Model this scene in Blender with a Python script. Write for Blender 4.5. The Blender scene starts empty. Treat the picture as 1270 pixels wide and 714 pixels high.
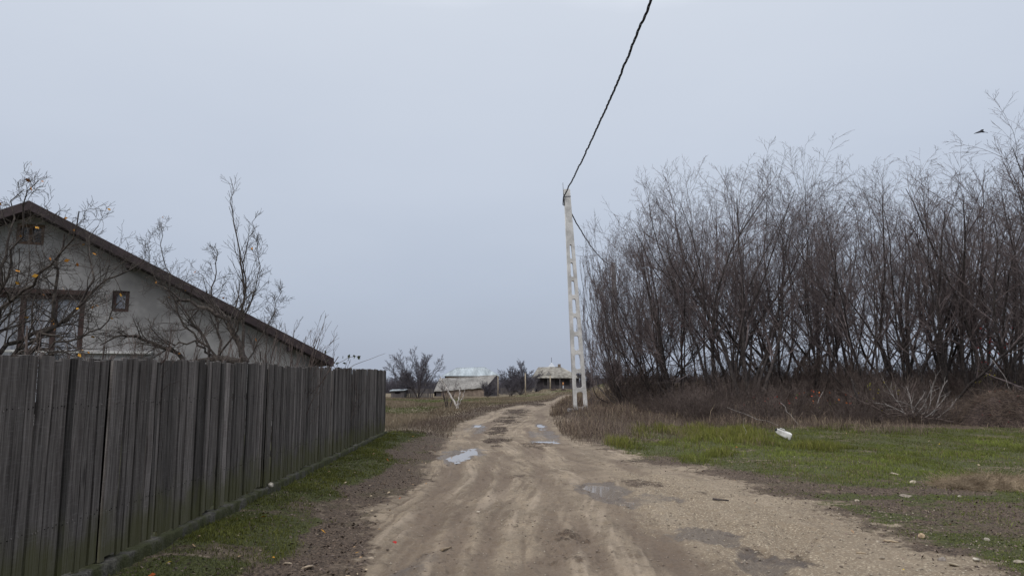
import bpy, bmesh, math, random
import numpy as np
from mathutils import Vector, Matrix

rng = np.random.default_rng(11)
random.seed(11)
scene = bpy.context.scene
col = scene.collection
PI = math.pi

# ------------------------------------------------------------------ camera
F = 907.0; CX, CY = 635.0, 357.0; HOR = 474.0
CAMZ = 1.6
PITCH = math.atan((HOR - CY) / F)
cam_d = bpy.data.cameras.new('camera'); cam = bpy.data.objects.new('camera', cam_d); col.objects.link(cam)
cam_d.sensor_width = 36; cam_d.lens = F / 1270 * 36; cam_d.clip_end = 6000; cam_d.clip_start = 0.05
cam.location = (0, 0, CAMZ); cam.rotation_euler = (PI/2 + PITCH, 0, 0)
scene.camera = cam
cp, sp = math.cos(PITCH), math.sin(PITCH)

def ray(px, py):
    dx = (px - CX) / F; dy = (CY - py) / F
    return np.array([dx, cp - dy*sp, sp + dy*cp])
def at(px, py, Y):
    d = ray(px, py); t = Y / d[1]
    return np.array([d[0]*t, Y, CAMZ + d[2]*t])
def gnd(px, py, z=0.0):
    d = ray(px, py); t = (z - CAMZ) / d[2]
    return np.array([d[0]*t, d[1]*t, z])
def xat(px, Y): return float((px - CX) / F * Y / cp * 1.0)   # near the horizon line

# ------------------------------------------------------------------ helpers
def sstep(a, b, x):
    t = np.clip((x - a) / (b - a), 0, 1); return t*t*(3 - 2*t)
def hashn(ix, iy, seed):
    h = (ix.astype(np.int64)*374761393 + iy.astype(np.int64)*668265263 + seed*974711) & 0xffffffff
    h = ((h ^ (h >> 13)) * 1274126177) & 0xffffffff
    return ((h ^ (h >> 16)) & 0xffff) / 65535.0
def vnoise(x, y, seed=0):
    ix = np.floor(x); iy = np.floor(y); fx = x - ix; fy = y - iy
    fx = fx*fx*(3-2*fx); fy = fy*fy*(3-2*fy)
    a = hashn(ix, iy, seed); b = hashn(ix+1, iy, seed); c = hashn(ix, iy+1, seed); d = hashn(ix+1, iy+1, seed)
    return (a*(1-fx)+b*fx)*(1-fy) + (c*(1-fx)+d*fx)*fy
def fbm(x, y, seed=0, o=4):
    s = 0; a = .5
    for i in range(o):
        s = s + a*vnoise(x*2**i + 17.3*i, y*2**i - 9.1*i, seed+i); a *= .5
    return s / (1 - .5**o)

def mesh_np(name, V, Fc, mat=None, parent=None, smooth=False, colors=None, mats=None, midx=None):
    """V (n,3), Fc (m,k) -> ONE mesh object"""
    me = bpy.data.meshes.new(name)
    V = np.asarray(V, np.float32); Fc = np.asarray(Fc, np.int32)
    k = Fc.shape[1]; m = len(Fc)
    me.vertices.add(len(V)); me.vertices.foreach_set('co', V.ravel())
    me.loops.add(m*k); me.loops.foreach_set('vertex_index', Fc.ravel())
    me.polygons.add(m); me.polygons.foreach_set('loop_start', np.arange(0, m*k, k, dtype=np.int32))
    if midx is not None: me.polygons.foreach_set('material_index', np.asarray(midx, np.int32))
    if smooth: me.polygons.foreach_set('use_smooth', np.ones(m, bool))
    if colors is not None:
        at_ = me.color_attributes.new('Col', 'FLOAT_COLOR', 'POINT')
        c = np.ones((len(V), 4), np.float32); c[:, :3] = colors
        at_.data.foreach_set('color', c.ravel())
    me.update(calc_edges=True); me.validate()
    for mm in (mats or ([mat] if mat else [])): me.materials.append(mm)
    o = bpy.data.objects.new(name, me); col.objects.link(o)
    if parent: o.parent = parent
    return o

def tag(o, label=None, cat=None, group=None, kind=None):
    if label: o['label'] = label
    if cat: o['category'] = cat
    if group: o['group'] = group
    if kind: o['kind'] = kind
    return o
def empty(name, loc, rz=0.0, label=None, cat=None, group=None):
    o = bpy.data.objects.new(name, None); col.objects.link(o)
    o.location = loc; o.rotation_euler = (0, 0, rz); o.empty_display_size = .2
    return tag(o, label, cat, group)

class MB:
    """collects polygons, then links them as one mesh object"""
    def __init__(s): s.v = []; s.f = []; s.c = []
    def poly(s, pts, color=(1,1,1)):
        b = len(s.v); s.v += [tuple(map(float, p)) for p in pts]; s.c += [color]*len(pts); s.f.append(list(range(b, b+len(pts))))
    def hexa(s, p, color=(1,1,1)):       # 8 points: bottom 4 ccw, top 4 ccw
        b = len(s.v); s.v += [tuple(map(float, q)) for q in p]; s.c += [color]*8
        for q in ((3,2,1,0),(4,5,6,7),(0,1,5,4),(1,2,6,5),(2,3,7,6),(3,0,4,7)): s.f.append([b+i for i in q])
    def box(s, c, size, ax=None, color=(1,1,1)):
        c = np.array(c, float); hx, hy, hz = np.array(size)/2
        A = np.eye(3) if ax is None else np.array(ax, float)
        pts = [c + A[0]*i*hx + A[1]*j*hy + A[2]*k*hz for k in (-1,1) for i,j in ((-1,-1),(1,-1),(1,1),(-1,1))]
        s.hexa(pts, color)
    def tube(s, pts, rad, k=8, color=(1,1,1), cap=True):
        pts = [np.array(p, float) for p in pts]; n = len(pts)
        rad = [rad]*n if np.isscalar(rad) else rad
        b = len(s.v); prev = None
        for i in range(n):
            t = pts[min(i+1,n-1)] - pts[max(i-1,0)]; t /= np.linalg.norm(t)+1e-9
            if prev is None:
                ref = np.array([0,0,1.]) if abs(t[2]) < .9 else np.array([1.,0,0]); u = np.cross(t, ref)
            else: u = prev - t*np.dot(prev, t)
            u /= np.linalg.norm(u); prev = u; w = np.cross(t, u)
            for j in range(k):
                a = 2*PI*j/k; s.v.append(tuple(pts[i] + rad[i]*(u*math.cos(a)+w*math.sin(a)))); s.c.append(color)
        for i in range(n-1):
            for j in range(k):
                s.f.append([b+i*k+j, b+i*k+(j+1)%k, b+(i+1)*k+(j+1)%k, b+(i+1)*k+j])
        if cap:
            s.f.append([b+j for j in range(k)][::-1]); s.f.append([b+(n-1)*k+j for j in range(k)])
    def build(s, name, mat, parent=None, bevel=0, smooth=False, origin=None):
        me = bpy.data.meshes.new(name)
        v = np.array(s.v, float)
        if origin is not None: v = v - np.array(origin, float)
        me.from_pydata(v.tolist(), [], s.f)
        at_ = me.color_attributes.new('Col', 'FLOAT_COLOR', 'POINT')
        c = np.ones((len(v), 4), np.float32); c[:, :3] = s.c; at_.data.foreach_set('color', c.ravel())
        if smooth: me.polygons.foreach_set('use_smooth', np.ones(len(me.polygons), bool))
        me.update(); me.materials.append(mat)
        o = bpy.data.objects.new(name, me); col.objects.link(o)
        if origin is not None: o.location = origin
        if parent: o.parent = parent
        if bevel:
            m = o.modifiers.new('bevel', 'BEVEL'); m.width = bevel; m.segments = 2; m.limit_method = 'ANGLE'
        return o

# ------------------------------------------------------------------ materials
def mat_new(name):
    m = bpy.data.materials.new(name); m.use_nodes = True
    nt = m.node_tree; bs = nt.nodes['Principled BSDF']; bs.inputs['Specular IOR Level'].default_value = .25
    return m, nt, bs
def N(nt, t, **kw):
    n = nt.nodes.new(t)
    for k, v in kw.items():
        if k in n.inputs: n.inputs[k].default_value = v
        else: setattr(n, k, v)
    return n
def mixc(nt, fac, a, b, mode='MIX'):
    n = nt.nodes.new('ShaderNodeMix'); n.data_type = 'RGBA'; n.blend_type = mode
    for sock, val in ((n.inputs[0], fac), (n.inputs[6], a), (n.inputs[7], b)):
        if isinstance(val, bpy.types.NodeSocket): nt.links.new(val, sock)
        elif np.isscalar(val): sock.default_value = val
        else: sock.default_value = (*val, 1)
    return n.outputs[2]
def mth(nt, op, a, b=0.0, c=0.0, clamp=False):
    n = nt.nodes.new('ShaderNodeMath'); n.operation = op; n.use_clamp = clamp
    for s, v in zip(n.inputs, (a, b, c)):
        if isinstance(v, bpy.types.NodeSocket): nt.links.new(v, s)
        else: s.default_value = v
    return n.outputs[0]
def ramp(nt, fac, lo, hi):
    n = nt.nodes.new('ShaderNodeMapRange'); n.interpolation_type = 'SMOOTHSTEP'
    nt.links.new(fac, n.inputs[0]); n.inputs[1].default_value = lo; n.inputs[2].default_value = hi
    return n.outputs[0]
def noise(nt, scale, vec=None, detail=6, rough=.55, dist=0.0):
    n = N(nt, 'ShaderNodeTexNoise', Scale=scale, Detail=detail, Roughness=rough, Distortion=dist)
    if vec is not None: nt.links.new(vec, n.inputs['Vector'])
    return n.outputs[0]
def coords(nt, scale=(1,1,1)):
    g = N(nt, 'ShaderNodeTexCoord'); mp = N(nt, 'ShaderNodeMapping'); mp.inputs['Scale'].default_value = scale
    nt.links.new(g.outputs['Object'], mp.inputs['Vector']); return mp.outputs[0]
def bump(nt, bs, h, strength=.4, dist=.02):
    b = N(nt, 'ShaderNodeBump', Strength=strength, Distance=dist); nt.links.new(h, b.inputs['Height']); nt.links.new(b.outputs[0], bs.inputs['Normal'])

def m_simple(name, c1, c2, scale=8, rough=.85, bmp=.3, stretch=(1,1,1), usecol=False, lo=.35, hi=.65, metal=0):
    m, nt, bs = mat_new(name); v = coords(nt, stretch); n = noise(nt, scale, v)
    c = mixc(nt, ramp(nt, n, lo, hi), c1, c2)
    n2 = noise(nt, scale*.17, v, 3)
    c = mixc(nt, .5, c, mixc(nt, ramp(nt, n2, .3, .7), (.55,.55,.55), (1.4,1.4,1.4)), 'MULTIPLY')
    if usecol:
        a = N(nt, 'ShaderNodeVertexColor', layer_name='Col'); c = mixc(nt, 1.0, c, a.outputs[0], 'MULTIPLY')
    nt.links.new(c, bs.inputs['Base Color']); bs.inputs['Roughness'].default_value = rough; bs.inputs['Metallic'].default_value = metal
    if bmp: bump(nt, bs, n, bmp)
    return m
def m_col(name, rough=.8, trans=0.0):
    m, nt, bs = mat_new(name); a = N(nt, 'ShaderNodeVertexColor', layer_name='Col')
    n = noise(nt, 3.0, coords(nt), 3)
    c = mixc(nt, 1.0, a.outputs[0], mixc(nt, n, (.6,.6,.6), (1.35,1.35,1.35)), 'MULTIPLY')
    nt.links.new(c, bs.inputs['Base Color']); bs.inputs['Roughness'].default_value = rough
    bs.inputs['Specular IOR Level'].default_value = .12
    return m

M = {}
M['bark'] = m_simple('dark_bark', (.024,.020,.020), (.072,.061,.058), 25, .9, .5, (1,1,.25))
M['twig'] = m_simple('twig_bark', (.082,.064,.065), (.17,.14,.14), 6, .9, 0)
M['bark_fruit'] = m_simple('fruit_bark', (.032,.026,.025), (.090,.076,.066), 30, .9, .5)
M['twig_red'] = m_simple('reddish_twigs', (.054,.039,.036), (.145,.115,.103), 6, .9, 0)
M['twig_far'] = m_simple('far_twigs', (.075,.070,.085), (.12,.112,.13), 2, .9, 0)  # bluish lift of distance haze put into the colour
M['pale_bark'] = m_simple('pale_dead_bark', (.17,.155,.15), (.36,.335,.32), 14, .9, .3)
M['lime'] = m_simple('limewashed_bark', (.32,.29,.27), (.55,.52,.50), 9, .9, .2)
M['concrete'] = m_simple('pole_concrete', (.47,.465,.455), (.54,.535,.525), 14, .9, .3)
M['concrete_shaded'] = m_simple('shaded_concrete', (.20,.195,.20), (.27,.265,.27), 9, .9, .3)  # darker copy of the pole concrete, shade put into the colour
M['cable'] = m_simple('cable_rubber', (.018,.018,.022), (.03,.03,.036), 20, .6, 0)
M['steel'] = m_simple('galvanised_steel', (.10,.10,.11), (.2,.2,.22), 20, .5, 0, metal=.6)
M['leaf'] = m_col('leaves_coloured', .7)
M['grass'] = m_col('grass_blades', .75)
M['stone'] = m_simple('stone', (.26,.23,.20), (.46,.42,.37), 22, .85, .35, usecol=True)
M['plaster'] = m_simple('house_plaster', (.215,.21,.212), (.295,.288,.288), 2.2, .9, .1)
M['roof_brown'] = m_simple('brown_roof_metal', (.030,.021,.023), (.046,.033,.035), 4, .6, .05)
M['soffit'] = m_simple('soffit_boards', (.026,.019,.023), (.045,.034,.038), 5, .8, .1, (1,8,1))
M['frame_brown'] = m_simple('brown_window_frame', (.035,.020,.018), (.06,.036,.032), 8, .6, .05)
M['frame_wood'] = m_simple('worn_wood_frame', (.10,.062,.042), (.17,.11,.08), 12, .7, .1)
M['curtain'] = m_simple('curtain_cloth', (.50,.51,.57), (.72,.73,.78), 5, .9, .1, (4,4,.3))
M['jug'] = m_simple('white_plastic', (.50,.49,.47), (.72,.71,.69), 6, .45, .05)
M['dark'] = m_simple('dark_rubber_and_room', (.014,.013,.015), (.03,.028,.03), 8, .7, .1)  # rubber cap, and the painted dark of rooms behind windows
M['bird'] = m_simple('dark_feathers', (.02,.02,.028), (.045,.045,.055), 20, .8, .1, usecol=True)
def m_glass():
    m, nt, bs = mat_new('window_glass'); nt.links.new(noise(nt, 1.3, coords(nt), 2), N(nt,'ShaderNodeMath').inputs[0])
    bs.inputs['Base Color'].default_value = (.10,.11,.13,1); bs.inputs['Roughness'].default_value = .06
    bs.inputs['Specular IOR Level'].default_value = .8; bs.inputs['Alpha'].default_value = .35
    return m
M['glass'] = m_glass()

def m_fence():
    m, nt, bs = mat_new('weathered_boards')
    a = N(nt, 'ShaderNodeVertexColor', layer_name='Col')     # r: tone, g: random offset, b: height on the board
    sep = N(nt, 'ShaderNodeSeparateColor'); nt.links.new(a.outputs[0], sep.inputs[0])
    tc = N(nt, 'ShaderNodeTexCoord')
    off = N(nt, 'ShaderNodeCombineXYZ'); k = mth(nt, 'MULTIPLY', sep.outputs[1], 37.0)
    for s in range(3): nt.links.new(k, off.inputs[s])
    add = N(nt, 'ShaderNodeVectorMath', operation='ADD'); nt.links.new(tc.outputs['Object'], add.inputs[0]); nt.links.new(off.outputs[0], add.inputs[1])
    mp = N(nt, 'ShaderNodeMapping'); mp.inputs['Scale'].default_value = (1,1,.035); nt.links.new(add.outputs[0], mp.inputs[0])
    g1 = noise(nt, 60, mp.outputs[0], 8, .65, .4); g2 = noise(nt, 190, mp.outputs[0], 4, .6)
    mp2 = N(nt, 'ShaderNodeMapping'); mp2.inputs['Scale'].default_value = (1,1,.3); nt.links.new(add.outputs[0], mp2.inputs[0])
    blot = noise(nt, 4.5, mp2.outputs[0], 5)
    mp3 = N(nt, 'ShaderNodeMapping'); mp3.inputs['Scale'].default_value = (1,1,9); nt.links.new(add.outputs[0], mp3.inputs[0])
    saw = noise(nt, 9, mp3.outputs[0], 3)
    base = mixc(nt, ramp(nt, g1, .3, .72), (.037,.0325,.031), (.142,.132,.126))
    base = mixc(nt, mth(nt,'MULTIPLY',ramp(nt, g2, .52, .75),.6), base, (.016,.014,.015))
    base = mixc(nt, mth(nt,'MULTIPLY',ramp(nt, saw, .5, .7),.22), base, (.17,.165,.168))
    base = mixc(nt, mth(nt,'MULTIPLY',ramp(nt, blot, .5, .75),.55), base, (.040,.033,.031))
    tone = mixc(nt, sep.outputs[0], (.10,.10,.10), (2.0,1.97,1.97))
    base = mixc(nt, 1.0, base, tone, 'MULTIPLY')
    # algae near the foot of the boards
    n3 = noise(nt, 3.2, tc.outputs['Object'], 5)
    low = mth(nt, 'SUBTRACT', mth(nt, 'ADD', .05, mth(nt, 'MULTIPLY', n3, .5)), sep.outputs[2])
    alg = ramp(nt, low, 0.0, .25)
    base = mixc(nt, mth(nt,'MULTIPLY',alg,.65), base, (.060,.062,.018))
    kn = N(nt, 'ShaderNodeTexVoronoi', Scale=3.4); nt.links.new(mp2.outputs[0], kn.inputs['Vector'])
    base = mixc(nt, mth(nt,'MULTIPLY',ramp(nt, kn.outputs['Distance'], .12, .04),.7), base, (.012,.010,.010))
    nt.links.new(base, bs.inputs['Base Color']); bs.inputs['Roughness'].default_value = .9
    bump(nt, bs, mth(nt,'ADD',g1,mth(nt,'MULTIPLY',g2,.5)), .55, .006)
    return m
M['fence'] = m_fence()
def m_plinth():
    m, nt, bs = mat_new('mossy_concrete'); v = coords(nt)
    n1 = noise(nt, 5, v, 6); n2 = noise(nt, 40, v, 5)
    c = mixc(nt, ramp(nt, n2, .35, .65), (.045,.042,.038), (.115,.108,.096))
    c = mixc(nt, mth(nt,'MULTIPLY',ramp(nt, n1, .34, .56),.9), c, (.040,.044,.016))
    nt.links.new(c, bs.inputs['Base Color']); bs.inputs['Roughness'].default_value = .95; bump(nt, bs, n2, .8, .02); return m
M['plinth'] = m_plinth()

def m_ground():
    m, nt, bs = mat_new('ground_soil')
    def A(n): 
        x = N(nt, 'ShaderNodeAttribute'); x.attribute_name = n; return x.outputs['Fac']
    stk = A('m_streak'); g, d, gr, wet, trk = A('m_grass'), A('m_dark'), A('m_gravel'), A('m_wet'), A('m_track')
    tc = N(nt, 'ShaderNodeTexCoord'); v = tc.outputs['Object']
    nA = noise(nt, .9, v, 6, .6); nB = noise(nt, 5.5, v, 8, .65); nC = noise(nt, 38, v, 6, .7); nD = noise(nt, 140, v, 3, .6)
    # bare earth
    dirt = mixc(nt, ramp(nt, nA, .3, .7), (.165,.131,.097), (.282,.226,.166))
    dirt = mixc(nt, mth(nt,'MULTIPLY',ramp(nt, nB, .48, .68),.75), dirt, (.115,.088,.066))
    dirt = mixc(nt, mth(nt,'MULTIPLY',ramp(nt, nC, .52, .72),.55), dirt, (.42,.35,.275))
    dirt = mixc(nt, mth(nt,'MULTIPLY',ramp(nt, nC, .46, .28),.55), dirt, (.105,.078,.062))
    dirt = mixc(nt, mth(nt,'MULTIPLY',ramp(nt, stk, .48, .32),.62), dirt, (.120,.090,.068)); dirt = mixc(nt, mth(nt,'MULTIPLY',ramp(nt, stk, .54, .70),.35), dirt, (.42,.345,.27))
    dirt = mixc(nt, mth(nt,'MULTIPLY',trk,.8), dirt, (.138,.104,.080))
    # gravel
    vo = N(nt, 'ShaderNodeTexVoronoi', Scale=30.0); nt.links.new(v, vo.inputs['Vector'])
    vo2 = N(nt, 'ShaderNodeTexVoronoi', Scale=75.0); nt.links.new(v, vo2.inputs['Vector'])
    sepv = N(nt, 'ShaderNodeSeparateColor'); nt.links.new(vo2.outputs['Color'], sepv.inputs[0])
    grav = mixc(nt, sepv.outputs[0], (.15,.122,.088), (.50,.425,.32))
    grav = mixc(nt, ramp(nt, vo.outputs['Distance'], .25, .55), grav, (.225,.178,.128))
    gm = ramp(nt, mth(nt,'ADD', gr, mth(nt,'MULTIPLY', mth(nt,'SUBTRACT', nB, .5), 1.3)), .35, .75)
    soil = mixc(nt, mth(nt,'MULTIPLY',gm,.8), dirt, grav)
    # dark humus / rotten weeds
    hum = mixc(nt, ramp(nt, nC, .35, .68), (.022,.015,.011), (.145,.105,.078))
    hum = mixc(nt, mth(nt,'MULTIPLY',ramp(nt, nD, .55, .70),.6), hum, (.21,.17,.135)); hum = mixc(nt, mth(nt,'MULTIPLY',ramp(nt, nA, .5, .7),.4), hum, (.085,.078,.040))
    dm = ramp(nt, mth(nt,'ADD', d, mth(nt,'MULTIPLY', mth(nt,'SUBTRACT', mth(nt,'ADD',mth(nt,'MULTIPLY',nB,.62),mth(nt,'MULTIPLY',nC,.38)), .5), 2.9)), .34, .72)
    c = mixc(nt, dm, soil, hum)
    # grass thatch under the blades
    th = mixc(nt, ramp(nt, nC, .33, .66), (.020,.022,.010), (.080,.092,.024))
    gmk = ramp(nt, mth(nt,'ADD', g, mth(nt,'MULTIPLY', mth(nt,'SUBTRACT', mth(nt,'ADD',mth(nt,'MULTIPLY',nB,.6),mth(nt,'MULTIPLY',nC,.4)), .5), 1.5)), .40, .66)
    c = mixc(nt, mth(nt,'MULTIPLY',gmk,.9), c, th)
    f = A('m_field')
    fl = mixc(nt, ramp(nt, nB, .35, .65), (.10,.078,.048), (.19,.155,.105))
    c = mixc(nt, f, c, fl)
    wm = ramp(nt, mth(nt,'ADD', mth(nt,'ADD', wet, mth(nt,'MULTIPLY', trk, .20)), mth(nt,'MULTIPLY', mth(nt,'SUBTRACT', nB, .5), .9)), .4, .7)
    c = mixc(nt, mth(nt,'MULTIPLY',wm,.7), c, (.095,.076,.064))
    nt.links.new(c, bs.inputs['Base Color'])
    r = N(nt, 'ShaderNodeMapRange'); nt.links.new(wm, r.inputs[0]); r.inputs[3].default_value = .92; r.inputs[4].default_value = .48
    nt.links.new(r.outputs[0], bs.inputs['Roughness'])
    h = mth(nt,'ADD', mth(nt,'MULTIPLY', nB, .9), mth(nt,'ADD', mth(nt,'MULTIPLY', nC, .8), mth(nt,'MULTIPLY', vo.outputs['Distance'], mth(nt,'MULTIPLY', gm, .35))))
    bump(nt, bs, h, .75, .035)
    return m
M['ground'] = m_ground()
def m_water():
    m, nt, bs = mat_new('puddle_water'); bs.inputs['Base Color'].default_value = (.24,.205,.175,1)
    bs.inputs['Roughness'].default_value = .04; bs.inputs['IOR'].default_value = 1.6; bs.inputs['Specular IOR Level'].default_value = .9
    n = noise(nt, 5, coords(nt), 3); bump(nt, bs, n, .03, .01)
    return m
M['water'] = m_water()

# ------------------------------------------------------------------ ground sheet
RL = np.array([(1,-1.2),(6.1,-1.28),(9.3,-1.6),(12.1,-1.49),(17.07,-1.67),(29,-2.0),(39.2,-1.17),(48,-.27),(59,2.0),(76,6.0),(86,14),(92,30),(100,60)])
RR = np.array([(1,3.9),(5,3.4),(6.28,3.2),(7.4,3.2),(8.74,3.3),(10.08,3.2),(12.7,3.0),(13.8,2.3),(15.6,1.65),(22.3,1.35),(34.5,1.56),(46.8,2.27),(66,5.6),(76,13),(82,30),(90,60)])
def xl(y): return np.interp(y, RL[:,0], RL[:,1])
def xr(y): return np.interp(y, RR[:,0], RR[:,1])
FA, FB = -3.012, -.028                       # fence line x = FA + FB*y
def xfence(y): return FA + FB*y
FENCE_END = 20.9
def Hbase(x, y):
    x = np.asarray(x, float); y = np.asarray(y, float)
    z = -1.2*np.clip((y-56)/85, 0, 1)*sstep(7, -3, x)
    z = z + .36*sstep(20, 32, y)*sstep(1.8, 3.0, x - .05*np.clip(y-34,0,60))
    z = z + 1.2*sstep(45, 90, y)*sstep(8, 13, x - .10*np.clip(y-90,0,1000))*(1-sstep(110,200,y))
    z = z + .125*sstep(-2.0, -3.0, x)*(1-sstep(22,32,y)) + .03*sstep(12, 21, y)*sstep(-2.4, -3.4, x)*(1-sstep(24,34,y))
    return z
def poly_d(x, y, pts):
    best = np.full(x.shape, 1e9)
    for (a, b) in zip(pts[:-1], pts[1:]):
        ax, ay = a; bx, by = b; vx, vy = bx-ax, by-ay; L = vx*vx+vy*vy
        t = np.clip(((x-ax)*vx + (y-ay)*vy)/L, 0, 1)
        dx = x-ax-t*vx; dy = y-ay-t*vy; s = np.sign(vx*dy - vy*dx)
        d = np.hypot(dx, dy); m = d < np.abs(best); best = np.where(m, d*np.where(s==0,1,s), best)
    return best
TR = {
 'a': [gnd(*p)[:2] for p in ((470,740),(505,690),(540,622),(572,565),(600,530),(632,511),(668,499.5),(704,495))],
 'b': [gnd(*p)[:2] for p in ((900,740),(820,672),(760,620),(705,560),(672,527),(668,510),(690,499))],
 'c': [gnd(*p)[:2] for p in ((700,740),(690,690),(682,640),(672,590),(665,550),(652,530))],
 'd': [gnd(*p)[:2] for p in ((640,740),(675,695),(735,665))],
 'e': [gnd(*p)[:2] for p in ((930,740),(950,700),(985,655))],
 'g': [gnd(*p)[:2] for p in ((780,740),(742,690),(718,650),(690,610),(664,575),(650,550))],
 'h': [gnd(*p)[:2] for p in ((592,740),(600,690),(612,640),(622,600),(630,565))],
 'i': [gnd(*p)[:2] for p in ((985,740),(905,665),(845,620),(800,590),(760,570))],
 'f': [gnd(*p)[:2] for p in ((540,740),(560,670),(590,610),(615,560))],
}
# puddles: centre px, half length along view (m), half width (m), water level
PUD = [((575,563.5), 1.10, .29, .10), ((749,608), .85, .27, -.18), ((592,527.5), .9, .18, 0), ((670,527.5), 1.5, .17, 0), ((676,547), .45, .30, 0)]
def pud_w(x, y, g=1.0):
    w = np.zeros_like(x)
    for (p, hl, hw, sk) in PUD:
        c = gnd(*p); dx = x-c[0]; dy = y-c[1]; dx = dx - sk*dy
        wob = (fbm(x*3.1, y*1.7, 77, 3)-.5)*1.5
        q = np.hypot(dx/hw, dy/hl)/g + wob
        w = np.maximum(w, sstep(1.25, .45, q))
    return w
def masks(x, y):
    n1 = fbm(x*.8, y*.55, 3, 4)-.5; n2 = fbm(x*3.1, y*2.2, 9, 4)-.5
    L, R = xl(y), xr(y)
    L = L + n1*.45 + n2*.3; R = R + n1*1.0 + n2*.5
    on = np.minimum(sstep(L-.12, L+.22, x), sstep(R+.35, R-.25, x))
    ons = np.minimum(sstep(L-.45, L+.45, x), sstep(R+1.5, R-.5, x))
    pat = sstep(.40,.62, fbm(x*.55+3, y*.75, 14, 4)); pat2 = sstep(.38,.60, fbm(x*1.5+3, y*1.9, 15, 4))
    grass = np.zeros_like(x); dark = np.zeros_like(x); grav = np.zeros_like(x); wet = np.zeros_like(x); field = np.zeros_like(x)
    left = (x < (xl(y)+xr(y))/2)
    # left verge
    u = (x - xfence(y)) / np.maximum(L - xfence(y), .2)
    gl = sstep(.72, .30, u + n1*.9) * (1-sstep(21.5,23.5,y))
    gl2 = sstep(22,19,y)*sstep(13,17,y)*.25*sstep(1.0,.8,u)
    dl = sstep(-.5, .05, u + n1*.5)
    grass = np.where(left, np.clip(gl*(.48+.45*pat+.3*pat2+.5*n1)*1.08+gl2+.22*dl*pat2*(1-pat),0,1), grass); dark = np.where(left, 1.3*dl*(.75+.25*pat)*(.78+.22*pat2), dark)
    fy = sstep(21, 25, y)
    fgreen = sstep(.50,.62, fbm(x*.16, y*.07, 41, 3))*.85
    edge = sstep(L-2.6, L-1.2, x + n1*1.5)
    field = np.where(left, fy*(1-edge*.8)*(1-on), field)
    dark = np.where(left, np.maximum(dark*(1-fy), fy*edge), dark)
    grass = np.where(left, np.maximum(grass*(1-fy), fy*fgreen*(1-edge)), grass)
    # right side
    v = x - R
    lush = sstep(.7, 2.3, v + n1*1.6)*sstep(10.2, 12.2, y + n1*4) * (1-sstep(24,27.5,y + n1*3))
    lush = np.maximum(lush, sstep(.5,1.3,v + n1)*sstep(14.5,16.5,y+n1*3)*(1-sstep(19,22+.62*np.clip(x-3,0,8),y+n1*3)))
    spars = sstep(.1, 1.0, v + n2*2)*sstep(12.5, 10.5, y)*np.clip(.42 + .55*pat2*(1-pat*.5) + n1*.6, 0, 1)
    lush = lush*(.62+.38*pat2)*(.82+.18*pat)
    dk = sstep(-.6, .7, v + n2*1.6 + n1)*(1 - .7*lush)*np.clip(.16+.62*pat+.34*pat2 + .85*sstep(.5,2.2,v+n1*2), 0, 1.35)
    wood = sstep(23, 27, y + n1*4)*sstep(.3, 1.2, v)
    wood = np.maximum(wood, sstep(19,23,y)*sstep(.1,.9,v)*sstep(3.5,2,v))
    grass = np.where(left, grass, np.clip(np.maximum(lush*(1-wood*.8), spars), 0, 1))
    dark = np.where(left, dark, np.maximum(dk, wood))
    fr = sstep(48, 60, y)*sstep(3, 6, x-L)*(1-on)
    field = np.where(left, field, fr*.8); 
    # far meadow on both sides
    far = sstep(90, 120, y); field = np.maximum(field, far*.9)
    # in the road
    gR = sstep(1.0, 2.2, x + n1*1.2)*sstep(15,12,y)*on + .35*on*sstep(.55,.2,np.abs(x-.1)/1.5)*sstep(20,10,y)
    grav = np.clip(gR, 0, 1)
    strip = np.zeros_like(x)
    for (px, py, hw, hl) in ((662,501,.8,5),(640,511,.75,4),(628,522.5,.55,3.0),(620,534,.5,2.2),(617,546.5,.42,1.1),(612,553,.25,.4)):
        c = gnd(px, py); q = np.hypot((x-c[0])/hw, (y-c[1])/hl) + n2*2.2+n1; strip = np.maximum(strip, sstep(1.5,.2,q))
    for (px, py, hw, hl) in ((640,590,.35,.6),(705,665,.3,.25),(870,612,.5,.5),(660,552,.5,.9),(770,565,.5,1.2),(800,600,.6,.8),(990,590,1.2,1.0),(930,662,.35,.3),(955,688,.5,.5),(900,650,.4,.3),(690,692,.25,.35)):
        c = gnd(px, py); q = np.hypot((x-c[0])/hw, (y-c[1])/hl) + n2*2.4; strip = np.maximum(strip, .55*sstep(1.3,.1,q))
    dark = np.clip(dark*(1-ons) + strip*1.2*on, 0, 1.35); grass = grass*(1-ons)
    grav = np.maximum(grav, (1-left)*sstep(-.8,.2,v)*sstep(2.2,.8,v)*sstep(15,11,y)*.7)
    for (px, py, hw, hl, k) in ((749,608,.5,1.2,.45),(878,664,.5,.55,.9),(800,620,.9,.7,.55),(574,563,.6,2.0,.7),(677,540,.6,3,.6),(517,700,.25,.6,.5),(945,695,.6,.6,.55),(590,530,.5,4,.55),(868,610,.5,.6,.3)):
        c = gnd(px, py); q = np.hypot((x-c[0])/hw, (y-c[1])/hl) + n2*1.2; wet = np.maximum(wet, k*sstep(1.25,.3,q))
    wet = np.maximum(wet, .8*pud_w(x, y, 1.5))
    return dict(on=on, grass=grass, dark=dark, grav=grav, wet=wet, field=field)

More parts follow.
